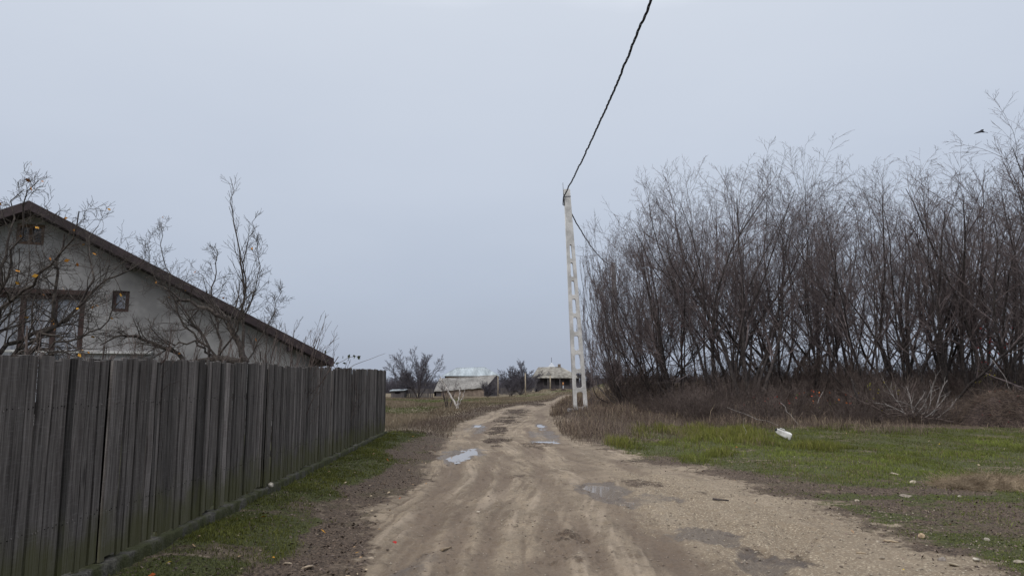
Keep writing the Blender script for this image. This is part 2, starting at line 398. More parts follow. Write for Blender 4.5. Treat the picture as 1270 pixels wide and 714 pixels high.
def lines(lo, hi, step, out_lo, out_hi, g):
    c = list(np.arange(lo, hi, step)); s = step; x = c[-1]
    while x < out_hi: s *= g; x += s; c.append(x)
    s = step; x = c[0]; pre = []
    while x > out_lo: s *= g; x -= s; pre.append(x)
    return np.array(pre[::-1] + c)
gx = lines(-4.0, 5.6, .016, -2500, 2500, 1.04)
gy = lines(4.4, 10.0, .016, -60, 3500, 1.011)
X, Y = np.meshgrid(gx, gy)
mk = masks(X, Y)
Z = Hbase(X, Y)
pw = pud_w(X, Y)
near = sstep(45, 12, np.hypot(X, Y))
rough = (fbm(X*2.3, Y*2.3, 21, 5)-.5)*.05 + (fbm(X*14, Y*14, 22, 3)-.5)*.020
rough = rough + (fbm(X*31, Y*31, 23, 2)-.5)*.016*sstep(14,5,np.hypot(X,Y)) + np.maximum(fbm(X*6.3, Y*5.1, 24, 4)-.56,0)*.11
trk = np.zeros_like(X); tz = np.zeros_like(X)
sel = (Y > 2) & (Y < 85) & (np.abs(X) < 14)
for k, pts in TR.items():
    xs, ys = X[sel], Y[sel]; d = poly_d(xs, ys, pts)
    d = d + (fbm(xs*.9, ys*.9, 51, 3)-.5)*.16 + (fbm(xs*9, ys*9, 52, 2)-.5)*.05
    w = {'a':.20,'b':.24,'c':.15,'d':.16,'e':.22,'f':.15,'g':.13,'h':.12,'i':.17}[k]; dep = {'a':.030,'b':.028,'c':.012,'d':.016,'e':.045,'f':.018,'g':.022,'h':.016,'i':.024}[k]
    core = np.exp(-(d/w)**4)*np.clip(.35+1.5*(fbm(xs*.7,ys*.4,61,3)-.2),0,1)
    lug = np.sin(d/w*9.0 + 2.0*np.sin(ys*9))*.5 + .5*np.sin((ys*1.0+np.abs(d)*1.2)*2*PI/.11)
    tz[sel] += -dep*core + .4*dep*np.exp(-((np.abs(d)-1.45*w)/(.35*w))**2) + .011*lug*core*near[sel]
    trk[sel] = np.maximum(trk[sel], core)
Z = Z + (rough*(.55+.45*mk['on']) + tz*(mk['on']*.9+.1))*near*(1-pw) + .05*(fbm(X*.35,Y*.35,33,3)-.5)*(1-pw)*sstep(300,30,np.abs(Y))*.6
Z = Z + mk['dark']*(1-mk['on'])*(fbm(X*9,Y*9,71,4)-.4)*.035*near
Z = Z - .045*pw*sstep(.25,.9,pw)
def make_sheet(name, facemask):
    ny, nx = X.shape; idx = np.arange(nx*ny).reshape(ny, nx)
    Fq = np.stack([idx[:-1,:-1], idx[:-1,1:], idx[1:,1:], idx[1:,:-1]], -1)[facemask]
    used = np.unique(Fq); rem = np.full(nx*ny, -1, np.int64); rem[used] = np.arange(len(used))
    V = np.stack([X, Y, Z], -1).reshape(-1,3)[used]
    o = mesh_np(name, V, rem[Fq], M['ground'], smooth=True)
    for an, arr in (('m_grass',mk['grass']),('m_dark',mk['dark']),('m_gravel',mk['grav']),('m_wet',mk['wet']),('m_field',mk['field']),('m_track',trk),('m_streak',stk)):
        a = o.data.attributes.new(an, 'FLOAT', 'POINT'); a.data.foreach_set('value', arr.reshape(-1)[used].astype(np.float32))
    o['kind'] = 'structure'; return o
lat = (X - xl(Y))/np.maximum(xr(Y)-xl(Y), .5)*3.3 + .35*np.sin(Y*.33)
stk = .6*fbm(lat*9 + (fbm(X*.5,Y*.35,401,3)-.5)*2.0, Y*.45, 402, 5)+.4*fbm(lat*24 + (fbm(X*.5,Y*.35,404,3)-.5)*4, Y*1.1, 405, 4)
stk = .5 + (stk-.5)*np.clip(.3+1.4*fbm(X*.8,Y*.5,403,3),0,1.3)
Z = Z + (stk-.5)*.055*mk['on']*near*(1-pw)
onf = (mk['on'][:-1,:-1] + mk['on'][1:,1:])/2 > .5
make_sheet('dirt_road', onf); make_sheet('ground', ~onf)

# height lookup on the built sheet
def Hs(x, y):
    x = np.atleast_1d(np.asarray(x, float)); y = np.atleast_1d(np.asarray(y, float))
    i = np.clip(np.searchsorted(gx, x)-1, 0, len(gx)-2); j = np.clip(np.searchsorted(gy, y)-1, 0, len(gy)-2)
    fx = np.clip((x-gx[i])/(gx[i+1]-gx[i]),0,1); fy = np.clip((y-gy[j])/(gy[j+1]-gy[j]),0,1)
    return (Z[j,i]*(1-fx)+Z[j,i+1]*fx)*(1-fy) + (Z[j+1,i]*(1-fx)+Z[j+1,i+1]*fx)*fy
def H1(x, y): return float(Hs(x, y)[0])

for (p, hl, hw, sk) in PUD:
    c = gnd(*p); zc = float(Hbase(c[0], c[1])) 
    V = [(c[0], c[1], zc-.018)]; n = 40
    for i in range(n):
        a = 2*PI*i/n; dy = math.sin(a)*hl*1.6; V.append((c[0]+math.cos(a)*hw*1.6+sk*dy, c[1]+dy, zc-.018))
    o = mesh_np('puddle', V, [(0, 1+i, 1+(i+1)%n) for i in range(n)], M['water']); o['kind'] = 'structure'

# ------------------------------------------------------------------ grass, weeds, gravel, leaves (nobody could count them)
def blades(name, x, y, h, w, lean, colr, mat, label, cat, seg=2, z=None):
    n = len(x); z = Hs(x, y)-.004 if z is None else z
    a = rng.uniform(0, 2*PI, n); la = rng.uniform(0, 2*PI, n); ln = np.abs(rng.normal(0, lean, n))*h
    b = np.stack([x, y, z], -1); s = np.stack([np.cos(a), np.sin(a), np.zeros(n)], -1)*(w/2)[:,None]
    l = np.stack([np.cos(la)*ln, np.sin(la)*ln, np.zeros(n)], -1); up = np.stack([np.zeros(n)]*2+[h], -1)
    mid = b + up*.58 + l*.32; tip = b + up*np.sqrt(np.clip(1-(ln/(h+1e-6))**2*.45,.15,1))[:,None] + l
    V = np.stack([b-s, b+s, mid+s*.75, mid-s*.75, tip], 1).reshape(-1,3)
    o = np.arange(n)[:,None]*5
    Ft = np.concatenate([o+np.array([[0,1,2]]), o+np.array([[0,2,3]]), o+np.array([[3,2,4]])])
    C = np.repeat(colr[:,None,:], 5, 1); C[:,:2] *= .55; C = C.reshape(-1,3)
    ob = mesh_np(name, V, Ft, mat, colors=C); return tag(ob, label, cat, kind='stuff')
def scatter(n, x0, x1, y0, y1, key, thr=.0, power=1.0, logy=True):
    y = np.exp(rng.uniform(math.log(y0), math.log(y1), n)) if logy else rng.uniform(y0, y1, n)
    x = rng.uniform(0,1,n)*(x1-x0)+x0 if np.isscalar(x0) else None
    m = masks(x, y)
    keep = rng.uniform(0,1,n) < np.clip((m[key]-thr)/(1-thr),0,1)**power
    return x[keep], y[keep], {k: v_[keep] for k, v_ in m.items()}
def lerp(a, b, t): a = np.array(a); b = np.array(b); return a*(1-t[:,None]) + b*t[:,None]

# left strip of short grass beside the fence
x, y, m = scatter(260000, -3.6, -.9, 2.5, 23, 'grass', .25)
k = (x > xfence(y)+.08) & (rng.uniform(0,1,len(x)) < .25+.75*sstep(.36,.60,fbm(x*2.2,y*1.6,301,4))); x, y = x[k], y[k]
t = np.clip(fbm(x*1.1, y*.8, 88, 3)*1.5-.25 + rng.normal(0,.15,len(x)), 0, 1)
h = rng.uniform(.012,.040,len(x))*(.55+t)*np.where(rng.uniform(0,1,len(x))<.03,2.2,1)
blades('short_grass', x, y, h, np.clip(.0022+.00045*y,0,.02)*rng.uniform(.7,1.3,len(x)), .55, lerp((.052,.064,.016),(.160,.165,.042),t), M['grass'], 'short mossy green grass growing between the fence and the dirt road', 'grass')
# right lawn and lush verge
xs, ys = [], []
n = 620000; y = np.exp(rng.uniform(math.log(5.5), math.log(28), n)); x = rng.uniform(1.5, 24, n)
k = x < y*.82+1.0; x, y = x[k], y[k]; m = masks(x, y)
k = rng.uniform(0,1,len(x)) < np.clip((m['grass']-.2)/.8,0,1)*(.2+.8*sstep(.34,.55,fbm(x*1.6,y*1.2,302,4))); x, y = x[k], y[k]
tuft = sstep(.36,.62, fbm(x*1.1, y*.6, 123, 3))*np.maximum(sstep(9.5,7.0,x),.25)*sstep(14,16.5,y)
t = np.clip(fbm(x*.7, y*.5, 91, 4)*1.6-.35 + rng.normal(0,.15,len(x)), 0, 1)
lush = sstep(10,13,y)
h = rng.uniform(.015,.045,len(x))*(.5+.9*t)*(1+.4*lush) + tuft*rng.uniform(.05,.26,len(x))
cl = lerp((.066,.078,.020),(.180,.215,.050),t); cl = cl*(1-tuft[:,None]*.8) + tuft[:,None]*.8*lerp((.105,.118,.024),(.200,.185,.050),rng.uniform(0,1,len(x)))
dry = rng.uniform(0,1,len(x)) < .06+.34*sstep(.52,.72,fbm(x*1.3,y*.9,611,4)); cl[dry] = lerp((.12,.095,.06),(.24,.195,.12),rng.uniform(0,1,int(dry.sum())))
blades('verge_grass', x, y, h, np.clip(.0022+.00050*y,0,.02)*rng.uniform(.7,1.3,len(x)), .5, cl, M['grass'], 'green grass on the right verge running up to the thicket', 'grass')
# dry meadow beyond the fence on the left
n = 150000; y = np.exp(rng.uniform(math.log(21.5), math.log(135), n)); x = rng.uniform(-1,.35,n)*(y*.34+2)
m = masks(x, y); k = (m['on'] < .2) & (rng.uniform(0,1,n) < np.clip(m['field']+m['grass']*.8+m['dark']*.35,0,1)) & (x < xl(y)+.0) & ~((y<24)&(x<-6)); x, y = x[k], y[k]; m = {q: v_[k] for q, v_ in m.items()}
t = np.clip(fbm(x*.35, y*.16, 191, 4)*1.7-.35 + rng.normal(0,.18,len(x)), 0, 1)
cl = lerp((.095,.072,.052),(.24,.195,.140),t); g = np.clip(m['grass']*1.3,0,1)[:,None]; cl = cl*(1-g) + g*lerp((.05,.065,.018),(.095,.12,.035),t)
dk = (m['dark']*(1-m['field']))[:,None]; cl = cl*(1-dk) + dk*np.array((.085,.060,.054))
h = rng.uniform(.05,.24,len(x))*(1-.6*np.clip(m['grass'],0,1))*(.45+.9*t)*(1-.45*dk[:,0])
blades('dry_meadow_grass', x, y, h, np.clip(.0006*y,.006,.03)*rng.uniform(.6,1.3,len(x)), .4, cl, M['grass'], 'straw coloured dry meadow grass beyond the end of the fence', 'meadow grass')
# dead brown weeds at the foot of the thicket and round the pole
n = 260000; y = np.exp(rng.uniform(math.log(19), math.log(70), n)); x = rng.uniform(1.2, 46, n); k = x < y*.80+1; x, y = x[k], y[k]
m = masks(x, y); nn = fbm(x*.5, y*.4, 222, 3)
edge = np.maximum(sstep(22.5,26.5,y+(nn-.5)*6), sstep(17.5,22,y)*sstep(5.4,3.6,x-.0))
k = (m['on'] < .1) & (x > xr(y)+.15) & (rng.uniform(0,1,len(x)) < edge*np.clip(nn*1.7-.1,.12,1)); x, y, nn = x[k], y[k], nn[k]
t = rng.uniform(0,1,len(x))*np.clip(nn*1.4,0,1)
cl = lerp((.055,.040,.035),(.27,.205,.160),t)
pole_zone = sstep(9,4,x); st_ = rng.uniform(0,1,len(x)) < .13; cl[st_] = lerp((.22,.175,.125),(.36,.29,.20),rng.uniform(0,1,int(st_.sum())))
h = rng.uniform(.08,.34,len(x))*(.12+nn*2.1)*(1+1.0*sstep(26,31,y)*(1-pole_zone))*np.where(rng.uniform(0,1,len(x))<.04,2.0,1)
far_tan = sstep(46,56,y)[:,None]; cl = cl*(1-far_tan)+far_tan*lerp((.12,.09,.06),(.23,.185,.13),t)
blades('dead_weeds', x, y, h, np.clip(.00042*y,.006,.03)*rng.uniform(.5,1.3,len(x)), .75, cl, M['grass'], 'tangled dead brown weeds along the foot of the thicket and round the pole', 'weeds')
# dark weed strips in the road crown
n = 60000; y = np.exp(rng.uniform(math.log(8), math.log(62), n)); x = rng.uniform(-1.8, 4, n); m = masks(x, y)
k = (m['on'] > .6) & (rng.uniform(0,1,n) < np.clip(m['dark']*1.3-.4,0,1)) & (y > 17); x, y = x[k], y[k]
blades('road_weeds', x, y, rng.uniform(.012,.05,len(x)), np.clip(.0005*y,.006,.03), .9, lerp((.045,.034,.031),(.085,.064,.056),rng.uniform(0,1,len(x))), M['grass'], 'low dark weeds in broken patches along the crown of the road', 'weeds')
# litter: dark rotten leaf bits on the verges
n = 120000; y = np.exp(rng.uniform(math.log(3.5), math.log(24), n)); x = rng.uniform(-3.4, 14, n); k = x < y*.8+.5; x, y = x[k], y[k]; m = masks(x, y)
k = (m['on'] < .4) & (rng.uniform(0,1,len(x)) < np.clip(m['dark']-.5*m['grass'],0,1)*.55); x, y = x[k], y[k]
def flakes(name, x, y, size, colr, lift, label, cat, tilt=.7):
    n = len(x); a = rng.uniform(0,2*PI,n); z = Hs(x,y)+lift
    u = np.stack([np.cos(a),np.sin(a),rng.normal(0,tilt,n)*.5],-1)*size[:,None]; v = np.stack([-np.sin(a),np.cos(a),rng.normal(0,tilt,n)*.5],-1)*(size*rng.uniform(.35,.7,n))[:,None]
    c = np.stack([x,y,z],-1); V = np.stack([c-u, c-v*.9, c+u, c+v], 1); V[:,1,2] += size*.25
    V = V.reshape(-1,3); o = np.arange(n)[:,None]*4
    ob = mesh_np(name, V, o+np.array([[0,1,2,3]]), M['leaf'], colors=np.repeat(colr,4,0)); return tag(ob, label, cat, kind='stuff')
flakes('leaf_litter', x, y, rng.uniform(.008,.024,len(x)), lerp((.045,.033,.029),(.19,.145,.118),rng.uniform(0,1,len(x))**1.5), .006, 'dark rotting leaf litter lying on the bare verges', 'leaf litter')
# gravel
def rocks(name, x, y, s, colr, label, cat, sink=.25):
    n = len(x); base = np.array([(0,0,1),(1,0,0),(0,1,0),(-1,0,0),(0,-1,0),(0,0,-1)],float)
    Vv = base[None]*rng.uniform(.6,1.15,(n,6,1))*np.stack([s*rng.uniform(.8,1.3,n), s*rng.uniform(.7,1.1,n), s*rng.uniform(.4,.75,n)],-1)[:,None,:]
    a = rng.uniform(0,2*PI,n); ca, sa = np.cos(a)[:,None], np.sin(a)[:,None]
    Vx = Vv[:,:,0]*ca - Vv[:,:,1]*sa + x[:,None]; Vy = Vv[:,:,0]*sa + Vv[:,:,1]*ca + y[:,None]; Vz = Vv[:,:,2] + (Hs(x,y)+s*sink)[:,None]
    V = np.stack([Vx,Vy,Vz],-1).reshape(-1,3); o = np.arange(n)[:,None]*6
    Ft = np.concatenate([o+np.array([q]) for q in ((0,1,2),(0,2,3),(0,3,4),(0,4,1),(5,2,1),(5,3,2),(5,4,3),(5,1,4))])
    ob = mesh_np(name, V, Ft, M['leaf'], colors=np.repeat(colr,6,0)); return tag(ob, label, cat, kind='stuff')
n = 60000; y = np.exp(rng.uniform(math.log(3.5), math.log(22), n)); x = rng.uniform(-2.2, 8, n); m = masks(x, y)
k = rng.uniform(0,1,n) < np.clip(m['grav']*1.0 + .08*m['on'] + .10*m['dark']*(x>2),0,1)*np.clip(fbm(x*1.3,y*1.3,66,3)*1.8-.3,0,1); x, y = x[k], y[k]
s = .004 + .013*rng.uniform(0,1,len(x))**4
rocks('gravel', x, y, s, lerp((.13,.105,.082),(.42,.37,.30),rng.uniform(0,1,len(x))), 'loose sandy gravel spread over the right side of the road', 'gravel')
# clods on the edges of the tracks
n = 16000; y = np.exp(rng.uniform(math.log(3.5), math.log(20), n)); x = rng.uniform(-2.2, 5, n); m = masks(x, y)
k = rng.uniform(0,1,n) < m['on']*np.clip(fbm(x*2.1,y*2.1,67,3)*2.2-.85,0,1); x, y = x[k], y[k]
rocks('earth_crumbs', x, y, .006+.016*rng.uniform(0,1,len(x))**3, lerp((.13,.10,.082),(.27,.22,.18),rng.uniform(0,1,len(x))), 'brown earth crumbs thrown up beside the wheel tracks', 'earth crumbs')
# coloured fallen leaves
n = 260; y = np.exp(rng.uniform(math.log(5), math.log(24), n)); x = np.where(rng.uniform(0,1,n)<.6, rng.uniform(-3.1,-1.2,n), rng.uniform(3,14,n)); k = np.abs(x) < y*.75; x, y = x[k], y[k]
pal = np.array([(.45,.22,.03),(.42,.10,.03),(.30,.20,.12),(.36,.29,.20),(.5,.36,.05)])
flakes('fallen_leaves', x, y, rng.uniform(.012,.032,len(x)), pal[rng.choice(5,len(x),p=[.04,.03,.44,.46,.03])], .03, 'scattered yellow, orange and buff leaves fallen on both verges', 'fallen leaves')

# ------------------------------------------------------------------ fence
fence = empty('board_fence', (xfence(2), 2, 0), 0, 'long tall fence of weathered grey vertical boards on a low mossy concrete base', 'fence')
def pf(o): o.parent = fence; o.matrix_parent_inverse = Matrix.Translation(fence.location).inverted(); return o
fdir = np.array([FB, 1, 0]); fdir /= np.linalg.norm(fdir); fnor = np.array([fdir[1], -fdir[0], 0])
seamgap = 1
seams = [1.69, 3.71, 5.73, 7.75, 9.77, 11.8, 13.82, 15.84, 17.9, FENCE_END]
rf = random.Random(5)
for i, (a, b) in enumerate(zip(seams[:-1], seams[1:])):
    mb = MB(); yy = a + .03; sag = rf.uniform(-.025,.025); topj = rf.uniform(-.015,.02); poff = rf.uniform(-.014,.014)
    while yy < b-.03:
        w = min(rf.choice([.055,.065,.07,.08,.085,.09,.10,.11]) , b-.012-yy)
        ztop = 1.735 + .0098*yy + topj + sag*((yy-a)/(b-a)-.5) + rf.gauss(0,.009) + (-.03 if rf.random()<.07 else 0)
        zb = .255 + rf.uniform(-.015,.02) + (.04 if rf.random()<.08 else 0)
        off = rf.choice([0,0,.004,.012,.018]) + poff + rf.gauss(0,.002); lean = rf.gauss(0,.004)
        tone = min(1,max(0,rf.gauss(.48,.17))) ; tone = .95 if rf.random()<.05 else tone
        ro = rf.random(); th = .022
        o0 = np.array([xfence(yy), yy, 0]) + fnor*(off+.028)
        nz = 5; tw = rf.gauss(0,.006)
        base = len(mb.v)
        for q in range(nz):
            f = q/(nz-1); z = zb + (ztop-zb)*f; bow = math.sin(f*PI)*rf.uniform(-.004,.004)
            for (uu, vv) in ((0,0),(w-.003,0),(w-.003,th),(0,th)):
                ch = 0 if q < nz-1 else (rf.uniform(-.006,.006))
                p = o0 + fdir*(uu + lean*(f-.5)) + fnor*(vv - th + bow + tw*(uu/w-.5)*f) + np.array([0,0,z+ch])
                mb.v.append(tuple(p)); mb.c.append((tone, ro, f))
        for q in range(nz-1):
            for j in range(4):
                mb.f.append([base+q*4+j, base+q*4+(j+1)%4, base+(q+1)*4+(j+1)%4, base+(q+1)*4+j])
        mb.f.append([base+3,base+2,base+1,base]); mb.f.append([base+(nz-1)*4+j for j in range(4)])
        for zn in (.63, 1.43):
            for un in ((.3,.7) if w > .08 else (.5,)):
                mb.box(o0 + fdir*(w*un+rf.gauss(0,.006)) + fnor*.002 + np.array([0,0,zn+rf.gauss(0,.012)]), (.008,.006,.008), (fdir,fnor,(0,0,1)), (rf.choice([0,0,1.0]), ro, .9))
        gap = rf.choice([.001,.003,.005,.007]) if rf.random()<.90 else rf.uniform(.009,.017)
        yy += w + gap
    pf(mb.build('board_panel', M['fence'], bevel=.0025))
    for zz in (.62, 1.42):
        r = MB(); p0 = np.array([xfence(a), a, zz]) - fnor*.027; p1 = np.array([xfence(b), b, zz+.02]) - fnor*.027
        r.box((p0+p1)/2, (np.linalg.norm(p1-p0)-.13, .045, .08), (fdir, fnor, (0,0,1)), (.35,.4,.6)); pf(r.build('rail', M['fence'], bevel=.003))
for s_ in seams:
    r = MB(); r.box(np.array([xfence(s_), s_, .92]) - fnor*.085 + fdir*.16, (.36,.10,1.72), (fdir, fnor, (0,0,1)), (.05,.2,.9)); pf(r.build('post', M['fence'], bevel=.004))  # near-black tone paints the shade in the seams; widened to block the view through
# concrete base: one long rough strip
V = []; Fq = []; ny = 500
ys_ = np.linspace(1.6, FENCE_END+.05, ny)
for i, yv in enumerate(ys_):
    w1 = .085 + .012*(vnoise(np.array([yv*2.]),np.array([0.]),5)[0]-.5) + .014*(vnoise(np.array([yv*13.]),np.array([0.]),8)[0]-.5); zt = .238 + .010*(vnoise(np.array([yv*1.3]),np.array([3.]),6)[0]-.5) + .012*(vnoise(np.array([yv*14]),np.array([3.]),7)[0]-.5)
    c = np.array([xfence(yv), yv, 0]); z0 = H1(c[0]+.15, yv)-.15
    for (o_, z_) in ((-.10, z0), (-.10, zt), (w1-.006, zt), (w1, zt-.012), (w1-.004+.012*math.sin(yv*31), zt-.07), (w1+.01, z0)):
        V.append(c + fnor*o_ + np.array([0,0,z_]))
for i in range(ny-1):
    for j in range(5): Fq.append((i*6+j, i*6+j+1, (i+1)*6+j+1, (i+1)*6+j))
pl = mesh_np('concrete_base', V, Fq, M['plinth'], smooth=False); pf(pl)

# ------------------------------------------------------------------ bare trees
def unit(v): return v/(np.linalg.norm(v, axis=-1, keepdims=True)+1e-9)
def growb(S, D, L, n, wander, up, R):
    B = len(S); P = np.zeros((B, n, 3)); P[:,0] = S; d = unit(D)
    for i in range(1, n):
        d = unit(d + R.normal(0, wander, (B,3)) + np.array([0,0,up]))
        P[:,i] = P[:,i-1] + d*(L/(n-1))[:,None]
    return P
def spawn(P, rad, cnt, tmin, tmax, ang, lr, n, wander, up, R, taper=.7, lmin=.05, shape=.55, rmin=.002, power=1.0):
    B, m, _ = P.shape
    plen = np.linalg.norm(np.diff(P, axis=1), axis=2).sum(1)
    t = tmin + (tmax-tmin)*((np.arange(cnt)[None]+R.uniform(0,1,(B,cnt)))/cnt)**power
    f = t*(m-1); i0 = np.clip(f.astype(int), 0, m-2); fr = (f-i0)[...,None]
    bi = np.arange(B)[:,None]
    S = P[bi,i0]*(1-fr) + P[bi,i0+1]*fr; T = unit(P[bi,i0+1]-P[bi,i0])
    pr = rad[bi,i0]*(1-fr[...,0]) + rad[bi,i0+1]*fr[...,0]
    rv = unit(R.normal(0,1,T.shape)); pe = unit(np.cross(T, rv)); th = R.normal(ang, ang*.28, t.shape)[...,None]
    D = T*np.cos(th) + pe*np.sin(th)
    L = np.maximum(plen[:,None]*lr*(1-shape*t)*R.uniform(.55,1.25,t.shape), lmin)
    S, D, L, pr = S.reshape(-1,3), D.reshape(-1,3), L.reshape(-1), pr.reshape(-1)
    Pc = growb(S, D, L, n, wander, up, R)
    r0 = np.maximum(pr*taper*R.uniform(.7,1,pr.shape), rmin)
    rc = r0[:,None]*np.linspace(1,.4,n)[None]; rc = np.maximum(rc, rmin*.8)
    return Pc, rc
def tubes(P, r, k):
    B, n, _ = P.shape
    T = np.empty_like(P); T[:,1:-1] = P[:,2:]-P[:,:-2]; T[:,0] = P[:,1]-P[:,0]; T[:,-1] = P[:,-1]-P[:,-2]; T = unit(T)
    ref = np.where(np.abs(T[:,:1,2:3])>.85, np.array([1.,0,0]), np.array([0,0,1.]))
    ref = np.broadcast_to(ref, T.shape); U = unit(np.cross(T, ref)); W = np.cross(T, U)
    a = 2*PI*np.arange(k)/k
    V = P[:,:,None] + r[:,:,None,None]*(U[:,:,None]*np.cos(a)[None,None,:,None] + W[:,:,None]*np.sin(a)[None,None,:,None])
    idx = np.arange(B*n*k).reshape(B,n,k); nx = np.roll(idx,-1,2)
    Fq = np.stack([idx[:,:-1], nx[:,:-1], nx[:,1:], idx[:,1:]], -1).reshape(-1,4)
    return V.reshape(-1,3), Fq
def join(parts):
    V, Fq, o = [], [], 0
    for v_, f_ in parts: V.append(v_); Fq.append(f_+o); o += len(v_)
    return np.concatenate(V), np.concatenate(Fq)
def stems(n, L, tilt, r, R, lean=(0,0), spread=.12, npt=14, wander=.07, up=.03):
    a = R.uniform(0,2*PI,n) ; th = np.abs(R.normal(tilt, tilt*.5, n))
    D = np.stack([np.sin(th)*np.cos(a)+lean[0], np.sin(th)*np.sin(a)+lean[1], np.cos(th)], -1)
    S = np.stack([np.cos(a)*spread*R.uniform(.3,1,n), np.sin(a)*spread*R.uniform(.3,1,n), np.full(n,-.1)], -1)
    Ls = L*R.uniform(.80,1.0,n); P = growb(S, D, Ls, npt, wander, up, R)
    r0 = r*R.uniform(.6,1.1,n)
    rad = r0[:,None]*(np.linspace(1,.10,npt)[None]**.85)
    return P, np.maximum(rad, .006)

def make_tree(name, loc, seed, height, n_stems=6, tilt=.25, r=.07, lean=(0,0), lv=((11,.22,.98,.62,.34),(7,.15,1,.65,.42),(5,.1,1,.7,.5)), mats=('bark','twig'), rmin=.0042, wander=.075, label=None, cat='tree', group=None, rz=0, up=.05, trunk_names=('trunk','crown'), spread=.14, xmin=None, sup=None, shape0=.55, twander=1.0):
    R = np.random.default_rng(seed)
    P0, r0 = stems(n_stems, height*1.06, tilt, r, R, lean, spread, wander=wander, up=up*.6 if sup is None else sup)
    hmax = np.percentile(P0[:,:,2].max(1), 85); sc = height*.93/hmax; P0 *= sc
    t = empty(name, loc, rz, label, cat, group)
    allP = [(P0, r0)]; P, rr = P0, r0
    for i, (c, t0, t1, ang, lr) in enumerate(lv):
        P, rr = spawn(P, rr, c, t0, t1, ang, lr, (9,6,5,4)[i], (.07,.075,.08,.08)[i]*twander, up*(1.5 if i==0 else 1), R, .58, .12, shape0 if i==0 else .55, rmin)
        allP.append((P, rr))
    ztop = np.percentile(np.concatenate([p[:,-1,2] for p,_ in allP]), 99.3 if shape0 > .5 else 97.5); k_ = height/ztop
    if shape0 < .5:
        hz = height/k_; a_ = .66*hz; b_ = .58*hz
        for p,_ in allP: p[:,:,2] = np.where(p[:,:,2] > a_, a_ + b_*np.tanh((p[:,:,2]-a_)/b_), p[:,:,2])
    if xmin is not None:
        b_ = -1.38*xmin/k_
        for p,_ in allP: p[:,:,0] = np.where(p[:,:,0] < 0, -b_*np.tanh(-p[:,:,0]/b_), p[:,:,0])
    V, Fq = tubes(P0*k_, r0, 7); mesh_np(trunk_names[0], V, Fq, M[mats[0]], t, smooth=True)
    parts = [tubes(p*k_, q_, (5,3,3,3)[i]) for i, (p, q_) in enumerate(allP[1:])]
    V, Fq = join(parts); mesh_np(trunk_names[1], V, Fq, M[mats[1]], t, smooth=True)
    return t
def copy_tree(src, loc, rz, scale, label=None, group=None):
    c = src.copy(); col.objects.link(c); c.location = loc; c.rotation_euler = (0,0,rz); c.scale = scale
    if label: c['label'] = label
    if group: c['group'] = group
    for ch in [o for o in src.children]:
        d = ch.copy(); col.objects.link(d); d.parent = c
    return c

# thicket on the right, front row then the ones behind
TOPY = np.array([(735,415),(748,395),(765,335),(785,285),(805,245),(850,208),(900,192),(1000,192),(1070,222),(1130,208),(1200,198),(1238,195),(1272,155),(1340,150),(1420,170)])
def top_h(px, Y, g): return 1.6 + (474 - np.interp(px, TOPY[:,0], TOPY[:,1]))/907*Y*1.0 - g
front = [ # px, Y, stems, tilt, r, lean, label
 (783, 37, 10, .46, .040, (-.06,0), 'low bare bushy tree at the left end of the thicket, nearest the pole'),
 (806, 40, 9, .48, .045, (-.10,0), 'low spreading bare tree around the half hidden grey pole'),
 (772, 35, 11, .52, .026, (.0,0), 'lowest bare bush-like tree, first of the thicket right of the pale pole'),
 (815, 34.5, 8, .42, .055, (-.24,0), 'bare tree with long stems leaning left over the weeds by the pole'),
 (838, 33, 7, .30, .065, (-.26,0), 'bare tree with arching stems bent left, third from the thicket left end'),
 (893, 31, 6, .20, .085, (-.16,0), 'stout dark multi-stemmed bare tree behind the white canister'),
 (922, 30.5, 7, .22, .095, (-.10,0), 'thickest dark clump of bare trunks, standing left of the canister in the thicket'),
 (962, 33, 5, .17, .07, (0,0), 'tall straight-stemmed bare tree right behind the white canister'),
 (1003, 32, 5, .16, .065, (.02,0), 'slender bare tree with upright stems in the middle of the thicket'),
 (1040, 33, 5, .18, .065, (-.04,0), 'thin bare tree standing between the canister and the brush pile'),
 (1073, 30, 4, .15, .055, (-.16,0), 'small bare tree leaning left, just left of the brush pile'),
 (1122, 31.5, 6, .24, .08, (-.16,0), 'bare tree with leaning stems right behind the pale brush pile'),
 (1158, 30, 6, .22, .09, (-.12,0), 'heavy multi-stemmed bare tree right of the pale brush pile'),
 (1197, 30, 5, .18, .085, (.02,0), 'bare tree with a thick upright trunk left of the twig heap'),
 (1238, 29, 6, .26, .08, (.05,0), 'tall bare tree directly behind the rounded twig heap'),
 (1318, 27.5, 6, .25, .085, (.0,0), 'tallest bare tree, at the right edge of the thicket'),
 (1345, 26.5, 6, .25, .08, (-.05,0), 'bare tree past the right edge of the picture beside the thicket'),
]
thick = []
for i, (px, Yd, ns, tl, r, ln, lab) in enumerate(front):
    x_ = xat(px, Yd); g_ = H1(x_, Yd)
    h = top_h(px + ln[0]*140, Yd, g_)*(1.0 if i % 2 else .97)
    thick.append(make_tree('bare_tree', (x_, Yd, g_), 100+i, h, ns+1, tl*1.15+.14, r*1.0, ln, up=.034, wander=.09, sup=.045, label=lab, group='bare trees of the thicket', xmin=min(-.8, xat(733+i*3, Yd)-x_) if i < 6 else None,
        lv=((15,.26,.99,.66,.40),(8,.10,1,.60,.50),(5,.1,1,.60,.50)), rmin=.0045, shape0=.30, twander=1.35))
RB = random.Random(8)
bk = 0
